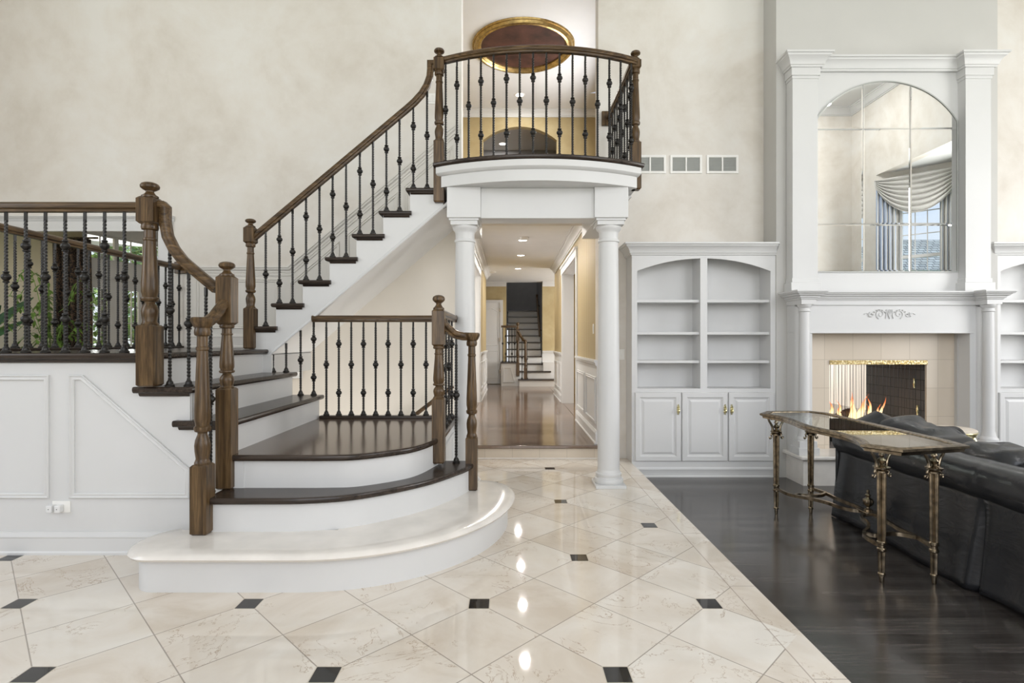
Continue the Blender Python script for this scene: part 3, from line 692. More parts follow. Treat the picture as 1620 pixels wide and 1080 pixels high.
# main flight
SL = 2.507 - 1.097; slope = SL / (2.229 - .5736)
zb = lambda x: 1.097 + (x + 2.229) * slope
xn = lambda k: -2.365 + .239 * (k - 7)      # nosing of tread k
poly = [(-2.335, zb(-2.335) + .02), (-2.335, 1.435 - .038)]
poly = [(-2.33, zb(-2.33))]
for k in range(7, 14):
    z = 1.23 + RS * (k - 6) - .035; xa = xn(k) + .035; xb = xn(k + 1) + .035
    poly += [(xa, z), (xb, z)]
poly += [(-.60, 1.23 + RS * 7 + .15), (-.60, zb(-.60))]
obj('stringer', MB().prism(poly, 'xz', 4.935, 4.985), 'white', st)
obj('stringer_moulding', MB().sweep([(0, 0), (.010, 0), (.016, .008), (.012, .02), (.0, .026)], [(-2.24, 4.935, zb(-2.24)), (-.50, 4.935, zb(-.50))]), 'white', st)
for k in range(7, 14):
    z = 1.23 + RS * (k - 6); zr = z - .035; xa = xn(k); xb = xn(k + 1) + .062
    obj('riser', MB().box(xa + .035, xa + .06, 4.985, 6.2, z - RS, zr), 'white', st)
    obj('tread', MB().box(xa + .012, xb - .012, 4.915, 6.2, zr, z).sweep(bull(.035, .012), [(xa + .012, 6.2, zr), (xa + .012, 4.915, zr), (xb - .012, 4.915, zr)])
        .sweep([(0, -.02), (.006, -.016), (.013, -.004), (.014, 0), (0, 0)], [(xa + .04, 4.93, zr), (xb - .03, 4.93, zr)]), 'tread_x', st, sharp=50)
obj('riser', MB().box(-.66, -.635, 4.985, 6.2, 2.66, 2.83), 'white', st)
# soffit under the flight
zs = lambda x: zb(x) + .004
obj('soffit', MB().prism([(-2.24, zs(-2.24)), (-.52, zs(-.52)), (-.52, zs(-.52) + .05), (-2.24, zs(-2.24) + .05)], 'xz', 4.985, 6.0), 'white', st)
struct('wall_basement_stair', MB().prism([(-3.72, -.3), (-.55, -.3), (-.55, zb(-.55) + .03), (-2.2, zb(-2.2) + .03), (-3.72, 1.02)], 'xz', 5.88, 5.98), 'beige')
struct('floor_basement_stair', MB().box(-3.72, -.55, 5.02, 5.9, -1.3, -1.2).box(-3.8, -3.72, 3.5, 5.9, -1.3, 1.0), 'beige')
bh = thing('basement_handrail', 'brown wall handrail sloping down behind the quarter-landing balusters', 'handrail', (-.8, 5.78, .6))
obj('rail', MB().tube([(-1.35, 5.79, .27), (-.973, 5.79, .551), (-.60, 5.79, .835)], .022, 12), 'oak_x', bh)
for x, z in ((-1.2, .37), (-.72, .73)): obj('rail_bracket', MB().tube([(x, 5.88, z - .07), (x, 5.82, z - .06), (x, 5.79, z - .01)], .008, 8), 'brass', bh)
# wainscot over the flight and landing
yw = 6.2; kx, kz = -2.462, 2.068
mb = MB().prism([(-3.62, 1.23), (-2.4, 1.23), (-.56, 1.23 + 1.84 * .847), (-.56, kz + (-.56 - kx) * .847), (kx, kz), (-3.62, kz)], 'xz', yw - .004, yw); cr_ = mould(.075, .04, 'chair')
mb.sweep(cr_, [(-3.62, yw, kz), (kx, yw, kz), (-.56, yw, kz + (-.56 - kx) * .847)])
mb.sweep([(0, 0), (.012, 0), (.014, .02), (.006, .026), (0, .026)], [(-3.62, yw, kz - .035), (kx, yw, kz - .035), (-.56, yw, kz - .035 + (-.56 - kx) * .847)])
mb.sweep(mould(.16, .025, 'base'), [(-3.62, yw, 1.23), (-2.39, yw, 1.23)])
mb.prism([(-2.40, 1.23), (-.66, 1.23 + 1.74 * .847), (-.66, 1.23 + 1.74 * .847 + .33), (-2.40, 1.55)], 'xz', yw - .02, yw)
mb.sweep(FR, [(-3.5, yw, 1.46), (-2.62, yw, 1.46), (-2.62, yw, 1.98), (-3.5, yw, 1.98)], up=(0, -1, 0), closed=True)
for (a, b) in ((-2.45, -1.93), (-1.82, -1.28), (-1.17, -.66)):
    zt = lambda x: kz - .13 + (x - kx) * .847
    mb.sweep(FR, [(a, yw, zt(a) - .40), (b, yw, zt(b) - .40), (b, yw, zt(b)), (a, yw, zt(a))], up=(0, -1, 0), closed=True)
struct('trim_8', mb, 'creamtrim')

# ---- railings
def R3(pts, y): return [((px - VX) * y / FOC, y, 1.3 + (540 - py) * y / FOC) for px, py in pts]
lr = thing('landing_railing', 'straight oak and iron railing on the landing above the panelled white wall', 'railing', (-2.6, 3.38, 1.23))
rail(lr, [(-4.0, 3.38, 2.12), (-2.18, 3.38, 2.12)])
for k in range(9): baluster(lr, -2.359 - .1205 * k, 3.38, 1.23, 2.092, 'sd'[k % 2])
sr = thing('stair_railing', 'short gooseneck railing dropping beside the lower left steps to the marble step', 'railing', (-1.9, 3.36, 1.0))
newel(sr, -2.18, 3.345, .104, 1.03, 1.40, 2.005, 2.17, 2.262)
rail(sr, R3([(240, 326), (258, 326), (262, 330), (262, 352), (266, 374), (276, 394), (290, 412), (312, 431), (343, 457)], 3.36))
newel(sr, -1.722, 3.36, .092, .41, 1.02, 1.40, 1.70, 1.785)
vol = [(-1.722, 3.33, 1.53), (-1.724, 3.28, 1.49), (-1.73, 3.23, 1.445), (-1.745, 3.19, 1.415), (-1.752, 3.147, 1.408)]
rail(sr, vol, 'oak_y')
obj('rail_cap', MB().lathe(-1.752, 3.147, [(.03, 1.372), (.042, 1.378), (.05, 1.39), (.056, 1.405), (.062, 1.415), (.063, 1.428), (.055, 1.437), (.02, 1.438)], 28), 'oak_v', sr)
newel(sr, -1.752, 3.147, .094, .2103, .615 - .01, 1.375, None, name='newel_post')
baluster(sr, -2.075, 3.37, 1.025, 1.885, 's'); baluster(sr, -1.96, 3.37, 1.025, 1.735, 's')
baluster(sr, -1.855, 3.37, .82, 1.63, 's'); baluster(sr, -1.765, 3.255, .41, 1.43, 's')
ql = thing('quarter_landing_railing', 'oak and iron railing around the back and right of the quarter landing', 'railing', (-.9, 4.95, .615))
newel(ql, -.512, 3.95, .088, .435, .90, 1.265, 1.53, 1.632)
rail(ql, [(-1.77, 4.945, 1.503), (-.48, 4.945, 1.503)]); rail(ql, [(-.505, 4.98, 1.503), (-.505, 3.96, 1.503)], 'oak_y')
obj('shoe_rail', MB().box(-1.70, -.50, 4.91, 4.975, .6155, .64).box(-.54, -.475, 4.0, 4.975, .6155, .64), 'tread_x', ql, .004)
for px, z0, kd in ((431.9, 1.025, 'n'), (452.8, 1.025, 'n'), (475.6, .82, 's'), (496.3, .82, 'd')):
    x = (px - VX) * 4.945 / FOC; baluster(ql, x, 4.945, z0, min(zb(x) + .0, 1.475), kd)
for k, px in enumerate((516.3, 536, 555.7, 575, 594.3, 614, 634.3, 653.7, 674)):
    baluster(ql, (px - VX) * 4.945 / FOC, 4.945, .64, 1.475, 'sd'[k % 2])
for k in range(4): baluster(ql, -.507, 4.13 + .215 * k, .64, 1.475, 'sd'[k % 2])
volr = [(-.505, 3.96, 1.46), (-.46, 3.99, 1.40), (-.41, 4.02, 1.355), (-.35, 4.05, 1.338), (-.285, 4.07, 1.335)]
rail(ql, volr, 'oak_x')
obj('rail_cap', MB().lathe(-.285, 4.07, [(.03, 1.302), (.042, 1.308), (.05, 1.32), (.056, 1.335), (.06, 1.345), (.06, 1.355), (.052, 1.364), (.02, 1.365)], 28), 'oak_v', ql)
newel(ql, -.285, 4.075, .086, .2103, .60, 1.305, None)
baluster(ql, -.398, 4.06, .41, 1.325, 's')
mr = thing('main_stair_railing', 'long sloping oak and iron railing climbing the main flight to the balcony', 'railing', (-1.5, 4.93, 1.4))
newel(mr, -2.316, 4.93, .09, 1.235, 1.60, 2.17, 2.32, 2.393)
rp = R3([(400, 376), (655, 163)], 4.93)
rail(mr, R3([(401, 376), (645, 171), (656, 161), (667, 149), (675, 136), (680, 122), (681, 110), (681, 101)], 4.93) + R3([(694, 101)], 4.93))
slp = (rp[1][2] - rp[0][2]) / (rp[1][0] - rp[0][0])
for k, cx_ in enumerate((108, 155, 200, 246, 292, 337, 383, 430, 475, 521, 566, 613, 660)):
    x = (cx_ / 2.16 + 370 - VX) * 4.93 / FOC; tr = 7 + (k + 1) // 2
    zt = rp[0][2] + (x - rp[0][0]) * slp - .028
    if k == 12: zt += .04
    baluster(mr, x, 4.935, 1.23 + RS * (tr - 6), zt, 'sd'[k % 2])
bl = thing('back_landing_railing', 'oak and iron railing running away from the camera on the far side of the landing', 'railing', (-3.69, 5, 1.23))
rail(bl, [(-3.69, 3.4, 2.125), (-3.69, 6.19, 2.125)], 'oak_y')
obj('rail_rosette', MB().box(-3.75, -3.61, 6.165, 6.2, 2.06, 2.19), 'oak_v', bl, .005)
obj('shoe_rail', MB().box(-3.73, -3.65, 3.46, 6.19, 1.231, 1.25), 'tread_y', bl, .004)
for k in range(18): baluster(bl, -3.69, 4.12 + .12 * k, 1.25, 2.097, 'sd'[k % 2])

# ---------------------------------------------------------------- bookcases
def bookcase(dx, label, mirror=False):
    x0, x1 = 1.299 + dx, 2.838 + dx; yf, yb = 5.92, 6.195
    t = thing('bookcase', label, 'bookcase', ((x0 + x1) / 2, 6.05, -.15), 'built-in white bookcases beside the fireplace')
    xs = [(1.357 + dx, 2.033 + dx), (2.107 + dx, 2.784 + dx)]
    mb = MB().box(x0, x1, yb - .015, yb, -.15, 2.35).box(x0, x0 + .02, yf, yb, -.15, 2.35).box(x1 - .02, x1, yf, yb, -.15, 2.35)
    mb.box(x0, xs[0][0], yf, yf + .02, .0, 2.25).box(xs[0][1], xs[1][0], yf, yf + .02, .0, 2.25).box(xs[1][1], x1, yf, yf + .02, .0, 2.25)
    mb.box(xs[0][0] - .03, xs[0][0], yf + .01, yb, .76, 2.3).box(xs[0][1], xs[1][0], yf + .01, yb, .76, 2.3).box(xs[1][1], xs[1][1] + .03, yf + .01, yb, .76, 2.3)
    mb.box(x0, x1, yf, yb, .757, .797).box(x0, x1, yf, yb, 2.24, 2.34).box(x0 + .01, x1 - .01, yf + .004, yf + .02, -.02, .76)
    xm, W, H = (xs[0][0] + xs[1][1]) / 2, (xs[1][1] - xs[0][0]) / 2, 2.19 - 2.054; R = (W * W + H * H) / (2 * H)
    az = lambda x: 2.19 - R + math.sqrt(R * R - (x - xm) ** 2)
    for (a, b) in xs:
        mb.prism([(a + (b - a) * k / 14, az(a + (b - a) * k / 14)) for k in range(15)] + [(b, 2.25), (a, 2.25)], 'xz', yf, yf + .02)
    obj('body', mb, 'white', t, sharp=25)
    for (a, b) in xs:
        for z in (1.749, 1.403, 1.097): obj('shelf', MB().box(a, b, yf + .03, yb - .015, z - .03, z), 'white', t, .002)
    dh = [(1.332, 1.821, 1), (1.833, 2.320, 1), (2.331, 2.816, 0)]
    for (a, b, right) in dh:
        a += dx; b += dx
        d = obj('door', MB().nest(a, b, .022, .754, yf, [(0, 0), (0, .014), (.006, .02), (.050, .02), (.056, .014), (.062, .010), (.072, .008), (.074, .006), (.098, .017), (.102, .017)]), 'white', t, sharp=20)
        hx = b - .03 if right else a + .03; z = .575
        prof = [(.002, -.055), (.010, -.05), (.006, -.042), (.012, -.036), (.017, -.022), (.010, -.012), (.018, 0), (.010, .012), (.017, .022), (.012, .036), (.006, .042), (.010, .05), (.002, .055)]
        vs = [(hx + s * r, yf - .022 - q, z + h) for r, h in prof for s, q in ((-1, 0), (-.5, .006), (.5, .006), (1, 0))]
        m2 = MB().add(vs, [(4 * i + j, 4 * i + j + 1, 4 * i + j + 5, 4 * i + j + 4) for i in range(12) for j in range(3)])
        m2.tube([(hx, yf - .02, z + .006), (hx, yf - .045, z + .004)], .006, 8)
        m2.lathe(hx, yf - .048, [(.0005, z - .034), (.005, z - .032), (.009, z - .022), (.010, z - .010), (.006, z + .002), (.009, z + .010), (.006, z + .018), (.0005, z + .02)], 10)
        obj('door_pull', m2, 'brassp', d)
    obj('crown_moulding', MB().sweep(mould(.125, .088), [(x0, yb, 2.225), (x0, yf, 2.225), (x1, yf, 2.225), (x1, yf - .0 if not mirror else yb, 2.225)] if not mirror else [(x0, 6.2, 2.225), (x0, yf, 2.225), (x1, yf, 2.225)]), 'white', t)
    obj('base_moulding', MB().box(x0 + .01, x1, yf - .006, yf + .01, -.15, .02).sweep([(0, 0), (.02, 0), (.02, .012), (.012, .02), (.010, .075), (.014, .082), (.012, .10), (.006, .108), (.006, .165), (0, .17)], [(x0, yf, -.15), (x1, yf, -.15)]), 'white', t)
bookcase(0, 'white built-in bookcase between the free-standing column and the fireplace')
bookcase(3.89, 'white built-in bookcase cut by the right edge of the photo', True)

# ---------------------------------------------------------------- fireplace
fp = thing('fireplace', 'white fireplace surround with round columns, cream stone and a marble hearth', 'fireplace', (3.96, 5.8, -.15))
obj('hearth_slab', MB().box(2.904, 5.03, 5.515, 5.945, .112, .15), 'hearth', fp, .012, seg=3)
obj('hearth_base', MB().box(2.944, 4.99, 5.56, 5.945, -.15, .113), 'hearth', fp)
xl, xr = (2.953, 3.138), (4.778, 4.967)
mb = MB().box(xl[0], xr[1], 5.75, 5.944, 1.40, 1.70)
for a, b in (xl, xr): mb.box(a, b, 5.75, 5.944, .15, 1.40)
mb.box(xl[1] - .03, xr[0] + .03, 5.742, 5.76, 1.385, 1.405)
obj('surround', mb, 'white', fp, .003)
for cx_ in (3.014, 4.902):
    y = 5.67; p = MB().box(cx_ - .105, cx_ + .105, 5.575, 5.76, .15, .225).box(cx_ - .09, cx_ + .09, 5.59, 5.76, .225, .29)
    obj('plinth', p, 'white', fp, .003)
    obj('column', MB().lathe(cx_, y, [(.08, .29), (.083, .30), (.078, .315), (.062, .33), (.058, .36), (.052, .39), (.051, .9), (.047, 1.60), (.056, 1.61), (.05, 1.625), (.05, 1.64), (.062, 1.655), (.07, 1.668), (.07, 1.68)], 32), 'white', fp)
    # half-round pilaster beside the column
    s = 1 if cx_ < 4 else -1
    obj('half_column', MB().lathe(cx_ - s * .0 + (.0), 5.755, [(.062, .29), (.062, 1.66)], 28), 'white', fp)
path = [(2.95, 5.905), (2.95, 5.73), (2.945, 5.73), (2.945, 5.60), (3.088, 5.60), (3.088, 5.74), (4.828, 5.74), (4.828, 5.60), (4.971, 5.60), (4.971, 5.905)]
path = [(2.95, 5.905), (2.95, 5.60), (3.088, 5.60), (3.088, 5.74), (4.828, 5.74), (4.828, 5.60), (4.971, 5.60), (4.971, 5.905)]
P_ = [(0, 0), (.006, 0), (.006, .045), (.014, .05), (.018, .062), (.030, .066), (.034, .08), (.055, .092), (.060, .104), (.078, .110), (.084, .122), (.092, .124), (.092, .140), (0, .140)]
mb = MB().sweep(P_, [(a, b, 1.678) for a, b in path]).box(2.95, 3.088, 5.60, 5.905, 1.678, 1.817).box(4.828, 4.971, 5.60, 5.905, 1.678, 1.817).box(3.088, 4.828, 5.74, 5.905, 1.69, 1.817)
obj('mantel_shelf', mb, 'white', fp, sharp=25)
# carved applique
mb = MB(); ax, az_, ay = 3.94, 1.583, 5.746
def spiral(cx, cz, r0, turns, a0, sgn, n=26):
    return [(cx + sgn * r0 * (1 - .85 * k / n) * math.cos(a0 + turns * 2 * PI * k / n), ay, cz + r0 * (1 - .85 * k / n) * math.sin(a0 + turns * 2 * PI * k / n)) for k in range(n + 1)]
for s in (-1, 1):
    mb.tube(spiral(ax + s * .095, az_, .048, 1.4, -1.2, s), [.0065 * (1 - .5 * k / 26) for k in range(27)], 6)
    mb.tube(spiral(ax + s * .185, az_ - .004, .030, 1.2, 2.2, -s), [.0055 * (1 - .5 * k / 26) for k in range(27)], 6)
    mb.tube([Vector((ax + s * d, ay, az_ + h)) for d, h in ((.04, -.045), (.03, -.01), (.036, .03), (.02, .045))], .006, 6)
    mb.tube(smoothpts([(ax + s * .21, ay, az_ - .02), (ax + s * .235, ay, az_ + .012), (ax + s * .265, ay, az_)], 4), .005, 6)
    for q in range(7):
        a = .5 + q * .36; px_, pz_ = ax + s * (.045 + q * .027), az_ + .045 * math.cos((q - 2) * .5)
        mb.tube([(px_, ay, pz_ - .012), (px_ + s * .006, ay - .006, pz_), (px_ + s * .014, ay, pz_ + .010)], [.002, .007, .001], 6)
for q in range(5): mb.tube([(ax, ay, az_ - .05), (ax + (q - 2) * .008, ay - .004, az_), (ax + (q - 2) * .018, ay, az_ + .05)], [.003, .005, .003], 6)
mb.lathe(ax, ay, [(.001, az_ - .05), (.01, az_ - .035), (.001, az_ - .02)], 8)
obj('carved_applique', mb, 'white', fp)
obj('brass_strip', MB().box(3.428, 4.474, 5.928, 5.95, 1.052, 1.098), 'embossed', fp, .003)
obj('firebox_liner', MB().box(3.405, 3.432, 5.97, 6.95, .15, 1.096).box(4.470, 4.50, 5.97, 6.95, .15, 1.096).box(3.43, 4.47, 5.97, 6.95, 1.07, 1.096).box(3.43, 4.47, 5.96, 6.95, .13, .16), 'firebrick', fp)
for (yy, nme, n) in ((6.02, 'mesh_curtain', 26), (6.86, 'mesh_curtain', 30)):
    mb = MB()
    for k in range(n):
        x = 3.445 + (4.46 - 3.445) * k / (n - 1); dy = .008 * math.sin(k * 1.9)
        mb.tube([(x, yy + dy, .17), (x + .004 * math.sin(k * 2.3), yy + dy, .6), (x, yy + dy, 1.05)], .0022, 5)
    mb.tube([(3.44, yy, 1.055), (4.465, yy, 1.055)], .005, 6)
    obj(nme, mb, 'shoe', fp)
for x, y, z in ((4.452, 6.10, .84), (4.452, 6.05, .55)):
    obj('brass_handle', MB().lathe(x, y, [(.004, z - .055), (.011, z - .05), (.007, z - .03), (.012, z - .012), (.012, z + .012), (.007, z + .03), (.011, z + .05), (.004, z + .055)], 12), 'brassp', fp)
tag(obj('fire_grate', MB().tube([(3.62, 6.3, .25), (4.25, 6.3, .25)], .011, 8).tube([(3.62, 6.52, .25), (4.25, 6.52, .25)], .011, 8).box(3.66, 3.68, 6.25, 6.55, .162, .24).box(4.18, 4.20, 6.25, 6.55, .162, .24).tube([(3.67, 6.26, .25), (3.67, 6.24, .38)], .01, 8).tube([(4.19, 6.26, .25), (4.19, 6.24, .38)], .01, 8), 'shoe'), 'dark iron grate holding the burning logs', 'fire grate')
def log(a, b, r, lab):
    pts = [Vector(a).lerp(Vector(b), k / 8) + Vector((0, random.uniform(-.008, .008), random.uniform(-.008, .008))) for k in range(9)]
    tag(obj('fire_log', MB().tube(pts, [r * random.uniform(.88, 1.1) for _ in pts], 12), 'log'), lab, 'log', 'charred logs in the fireplace')
log((3.52, 6.33, .315), (4.20, 6.36, .325), .055, 'charred log at the front of the fire grate'); log((3.50, 6.49, .32), (4.28, 6.46, .33), .06, 'charred log at the back of the fire grate'); log((3.60, 6.25, .40), (3.98, 6.50, .47), .05, 'charred log lying crosswise on top of the other two')
fl = thing('fire_flames', 'orange flames rising from the logs in the fireplace', 'flames', (3.9, 6.4, .4))
def tongue(x, y, z, h, w, lean):
    n = 9; vs = []; m = 8; fs = []
    for k in range(n + 1):
        t = k / n; r = w * (math.sin(PI * min(1, t * .9 + .12)) ** .8) * (1 - t) ** .55 + .0008; c = x + lean * t * t * h + .012 * math.sin(t * 7 + x * 40)
        for q in range(m): a = 2 * PI * q / m; vs.append((c + r * math.cos(a), y + r * .5 * math.sin(a), z + h * t))
    for k in range(n):
        for q in range(m): p = (q + 1) % m; fs.append((k * m + q, k * m + p, (k + 1) * m + p, (k + 1) * m + q))
    obj('flame', MB().add(vs, fs), 'flame', fl)
for a in ((3.69, .42, .30, .030, -.15), (3.76, .42, .22, .034, .1), (3.84, .42, .30, .022, -.3), (3.90, .42, .26, .04, .2), (3.95, .42, .42, .036, -.12), (4.01, .42, .30, .034, .25), (4.07, .42, .38, .022, .3), (4.13, .42, .25, .026, -.3), (4.16, .42, .36, .022, -.2), (4.24, .40, .27, .026, .15), (4.30, .40, .36, .022, .2), (3.62, .30, .16, .022, -.1), (3.55, .24, .14, .02, .1)):
    tongue(a[0], 6.33 + .1 * random.random(), a[1] - .03, a[2] * .8, a[3], a[4])
ld = bpy.data.lights.new('fire_glow', 'POINT'); ld.energy = 1.6; ld.color = (1, .5, .2); ld.shadow_soft_size = .12
lo = bpy.data.objects.new('fire_glow', ld); C.objects.link(lo); lo.parent = fl; lo.location = (0, -.1, .25)

# ---------------------------------------------------------------- mirror surround above the mantel
om = thing('mirror_surround', 'tall white panelled surround with pilasters and cornice above the mantel', 'overmantel', (3.98, 5.85, 1.818))
obj('back_panel', MB().box(2.96, 4.998, 5.868, 5.905, 1.82, 4.28), 'white', om)
for a, b in ((2.943, 3.207), (4.749, 5.015)):
    obj('pilaster', MB().box(a, b, 5.77, 5.90, 1.818, 4.10), 'white', om, .003)
    obj('pilaster_base', MB().box(a - .025, b + .025, 5.745, 5.90, 1.818, 1.915).box(a - .008, b + .008, 5.762, 5.90, 1.915, 1.96), 'white', om, .003)
    obj('pilaster_capital', MB().box(a - .018, b + .018, 5.752, 5.90, 4.07, 4.2).box(a - .008, b + .008, 5.762, 5.9, 4.04, 4.075), 'white', om, .003)
pth = [(2.925, 5.905), (2.925, 5.752), (3.225, 5.752), (3.225, 5.845), (4.731, 5.845), (4.731, 5.752), (5.033, 5.752), (5.033, 5.905)]
obj('cornice', MB().sweep(mould(.135, .095), [(a, b, 4.15) for a, b in pth]).box(2.925, 3.225, 5.752, 5.905, 4.15, 4.284).box(4.731, 5.033, 5.752, 5.905, 4.15, 4.284).box(3.225, 4.731, 5.845, 5.905, 4.15, 4.284), 'white', om, sharp=25)
mx0, mx1, mz0, zs_, za = 3.221, 4.737, 2.038, 3.631, 4.057
mxc, hw = (mx0 + mx1) / 2, (mx1 - mx0) / 2; Rm = (hw ** 2 + (za - zs_) ** 2) / (2 * (za - zs_)); zc = za - Rm
topz = lambda x: zc + math.sqrt(max(0, Rm ** 2 - (x - mxc) ** 2))
mi = thing('arched_mirror', 'large arched mirror divided into nine panes above the mantel', 'mirror', (3.98, 5.86, 2.04))
arch = [(mx0 + (mx1 - mx0) * k / 40, topz(mx0 + (mx1 - mx0) * k / 40)) for k in range(41)]
obj('mirror_edge', MB().sweep([(-.006, 0), (-.006, .012), (.006, .012), (.006, 0)], [(x, 5.868, z) for x, z in arch] + [(mx1, 5.868, mz0), (mx0, 5.868, mz0)], up=(0, -1, 0), closed=True), 'shoe' if False else 'vent', mi)
def inset(poly, d):
    n = len(poly); out = []
    for i in range(n):
        a, b, c_ = Vector(poly[i - 1]), Vector(poly[i]), Vector(poly[(i + 1) % n])
        n1_ = (b - a).normalized(); n2_ = (c_ - b).normalized(); n1_ = Vector((-n1_.y, n1_.x)); n2_ = Vector((-n2_.y, n2_.x))
        bs = (n1_ + n2_); bs = bs / max(bs.dot(n1_), .3); out.append(tuple(b + bs * d))
    return out
xs_ = [mx0 + .004, 3.737, 4.237, mx1 - .004]; zz = [mz0 + .004, 2.541, 3.551]
for i in range(3):
    a, b = xs_[i] + .0025, xs_[i + 1] - .0025
    for j in range(3):
        z0 = zz[j] + .0025
        if j < 2: pl = [(a, z0), (b, z0), (b, zz[j + 1] - .0025), (a, zz[j + 1] - .0025)]
        else: pl = [(a, z0), (b, z0)] + [(b - (b - a) * k / 16, topz(b - (b - a) * k / 16) - .006) for k in range(17)]
        pin = inset(pl, .013); n = len(pl)
        vs = [(p[0], 5.866, p[1]) for p in pl] + [(p[0], 5.8622, p[1]) for p in pl] + [(p[0], 5.8614, p[1]) for p in pin]
        fs = [tuple(range(2 * n, 3 * n)), tuple(reversed(range(n)))]
        for k in range(n): l = (k + 1) % n; fs += [(k, l, n + l, n + k), (n + k, n + l, 2 * n + l, 2 * n + k)]
        obj('mirror_pane', MB().add(vs, fs), 'mirror', mi, sharp=1)

# ---------------------------------------------------------------- wall vents, switches, outlet
for x, lab in ((1.385, 'white two-section wall grille partly behind the right balcony newel'), (1.789, 'white two-section wall grille, the middle of three above the bookcase'), (2.196, 'white two-section wall grille nearest the fireplace')):
    t = thing('air_grille', lab, 'air grille', (x + .178, 6.2, 3.28), 'return air grilles in a row above the left bookcase')
    x1 = x + .357
    mb = MB().box(x, x1, 6.188, 6.2, 3.182, 3.207).box(x, x1, 6.188, 6.2, 3.36, 3.387).box(x, x + .026, 6.188, 6.2, 3.18, 3.387).box(x1 - .026, x1, 6.188, 6.2, 3.18, 3.387).box(x + .17, x + .187, 6.188, 6.2, 3.18, 3.387)
    obj('frame', mb, 'plastic', t, .003)
    mb = MB().box(x + .02, x1 - .02, 6.197, 6.2, 3.19, 3.38)
    for k in range(13): z = 3.212 + k * .0115; mb.add([(x + .02, 6.190, z), (x1 - .02, 6.190, z), (x1 - .02, 6.197, z + .008), (x + .02, 6.197, z + .008)], [(0, 1, 2, 3)])
    obj('louvre', mb, 'vent', t)
def switch(x, z, w, lab, face=0, y=6.2):
    t = thing('light_switch', lab, 'light switch', (x, y, z))
    if face == 0:
        obj('plate', MB().box(x - w / 2, x + w / 2, y - .006, y, z - .058, z + .058), 'plastic', t, .002)
        n = max(1, round(w / .046) - 0) if w > .08 else 1
        for k in range(n):
            c_ = x - w / 2 + w * (k + .5) / n; obj('rocker', MB().box(c_ - .014, c_ + .014, y - .011, y - .005, z - .033, z + .033), 'plastic', t, .002)
    else:
        obj('plate', MB().box(y - .006, y, x - w / 2, x + w / 2, z - .058, z + .058), 'plastic', t, .002)
        obj('rocker', MB().box(y - .011, y - .005, x - .014, x + .014, z - .033, z + .033), 'plastic', t, .002)
switch(1.236, 1.155, .085, 'white light switch on the wall between the column and the bookcase')
switch(-.875, 4.02, .09, 'white double light switch on the upper wall left of the balcony newel')
switch(6.55, 1.45, .075, 'white light switch on the striped hall wall', 1, .985)
t = thing('wall_outlet', 'double wall outlet with two white plug-in adapters low on the panelled stair wall', 'outlet', (-2.76, 3.385, .285))
obj('plate', MB().box(-2.80, -2.69, 3.379, 3.385, .255, .325), 'plastic', t, .002)
for x in (-2.795, -2.745):
    p = obj('plug_adapter', MB().box(x - .018, x + .018, 3.345, 3.379, .262, .306), 'whitegloss', t, .005)
    obj('indicator_dot', MB().box(x - .002, x + .002, 3.3435, 3.346, .282, .286), 'shoe', p)

# ---------------------------------------------------------------- sofa
so = thing('sofa', 'black leather sofa seen from behind, facing the fireplace', 'sofa', (3.2, 3.5, -.15))
def grid(fn, nu, nv, thick=None):
    vs = [fn(i / nu, j / nv) for i in range(nu + 1) for j in range(nv + 1)]
    fs = [(i * (nv + 1) + j, i * (nv + 1) + j + 1, (i + 1) * (nv + 1) + j + 1, (i + 1) * (nv + 1) + j) for i in range(nu) for j in range(nv)]
    return vs, fs
Y0, Y1 = 2.2, 4.60
def wv(y, z): return .006 * math.sin(y * 9 + z * 3) + .004 * math.sin(y * 23 + 1.3)
def skirt(u, v):
    y = Y0 + (Y1 - Y0) * u; z = -.135 + .545 * v; fl_ = (1 - v) ** 1.5
    x = 2.735 - .055 * fl_ + wv(y, z) * (1 - .5 * v)
    for yp in (3.18, 2.62): x += .035 * math.exp(-((y - yp) / .022) ** 2) * (1 - v) ** .4 - .022 * math.exp(-((y - yp - .06) / .05) ** 2) * fl_
    return (x, y, z + .012 * math.sin(y * 5) * fl_)
vs, fs = grid(skirt, 150, 14)
n0 = len(vs); mb = MB().add(vs, fs)
b1, f1 = grid(lambda u, v: (2.70 + .9 * u, Y1 - .005 + .006 * math.sin(u * 30) * (1 - v), -.135 + .545 * v), 30, 8); mb.add(b1, f1)
o = obj('skirt', mb, 'leather', so)
s_ = o.modifiers.new('thick', 'SOLIDIFY'); s_.thickness = .012
def rollf(u, v):
    y = Y0 + (Y1 + .02 - Y0) * u; a = 2 * PI * v; r = .120 + .002 * math.sin(y * 7) + .0015 * math.sin(y * 23 + a * 2)
    e = min(1, (1 - u) * (Y1 - Y0) / .05); r *= max(.02, math.sqrt(1 - (1 - e) ** 2)) if e < 1 else 1
    if abs(y - 3.2) < .02: r *= 1 - .03 * math.cos((y - 3.2) / .02 * PI / 2)
    return (2.80 + r * 1.18 * math.cos(a) , y, .488 + r * math.sin(a))
vs, fs = grid(rollf, 110, 24); obj('back_roll', MB().add(vs, fs), 'leather', so)
obj('frame', MB().box(2.79, 3.65, 2.25, 4.55, -.1, .28).box(2.76, 2.98, 2.22, 4.56, .2, .5), 'leather', so, .04)
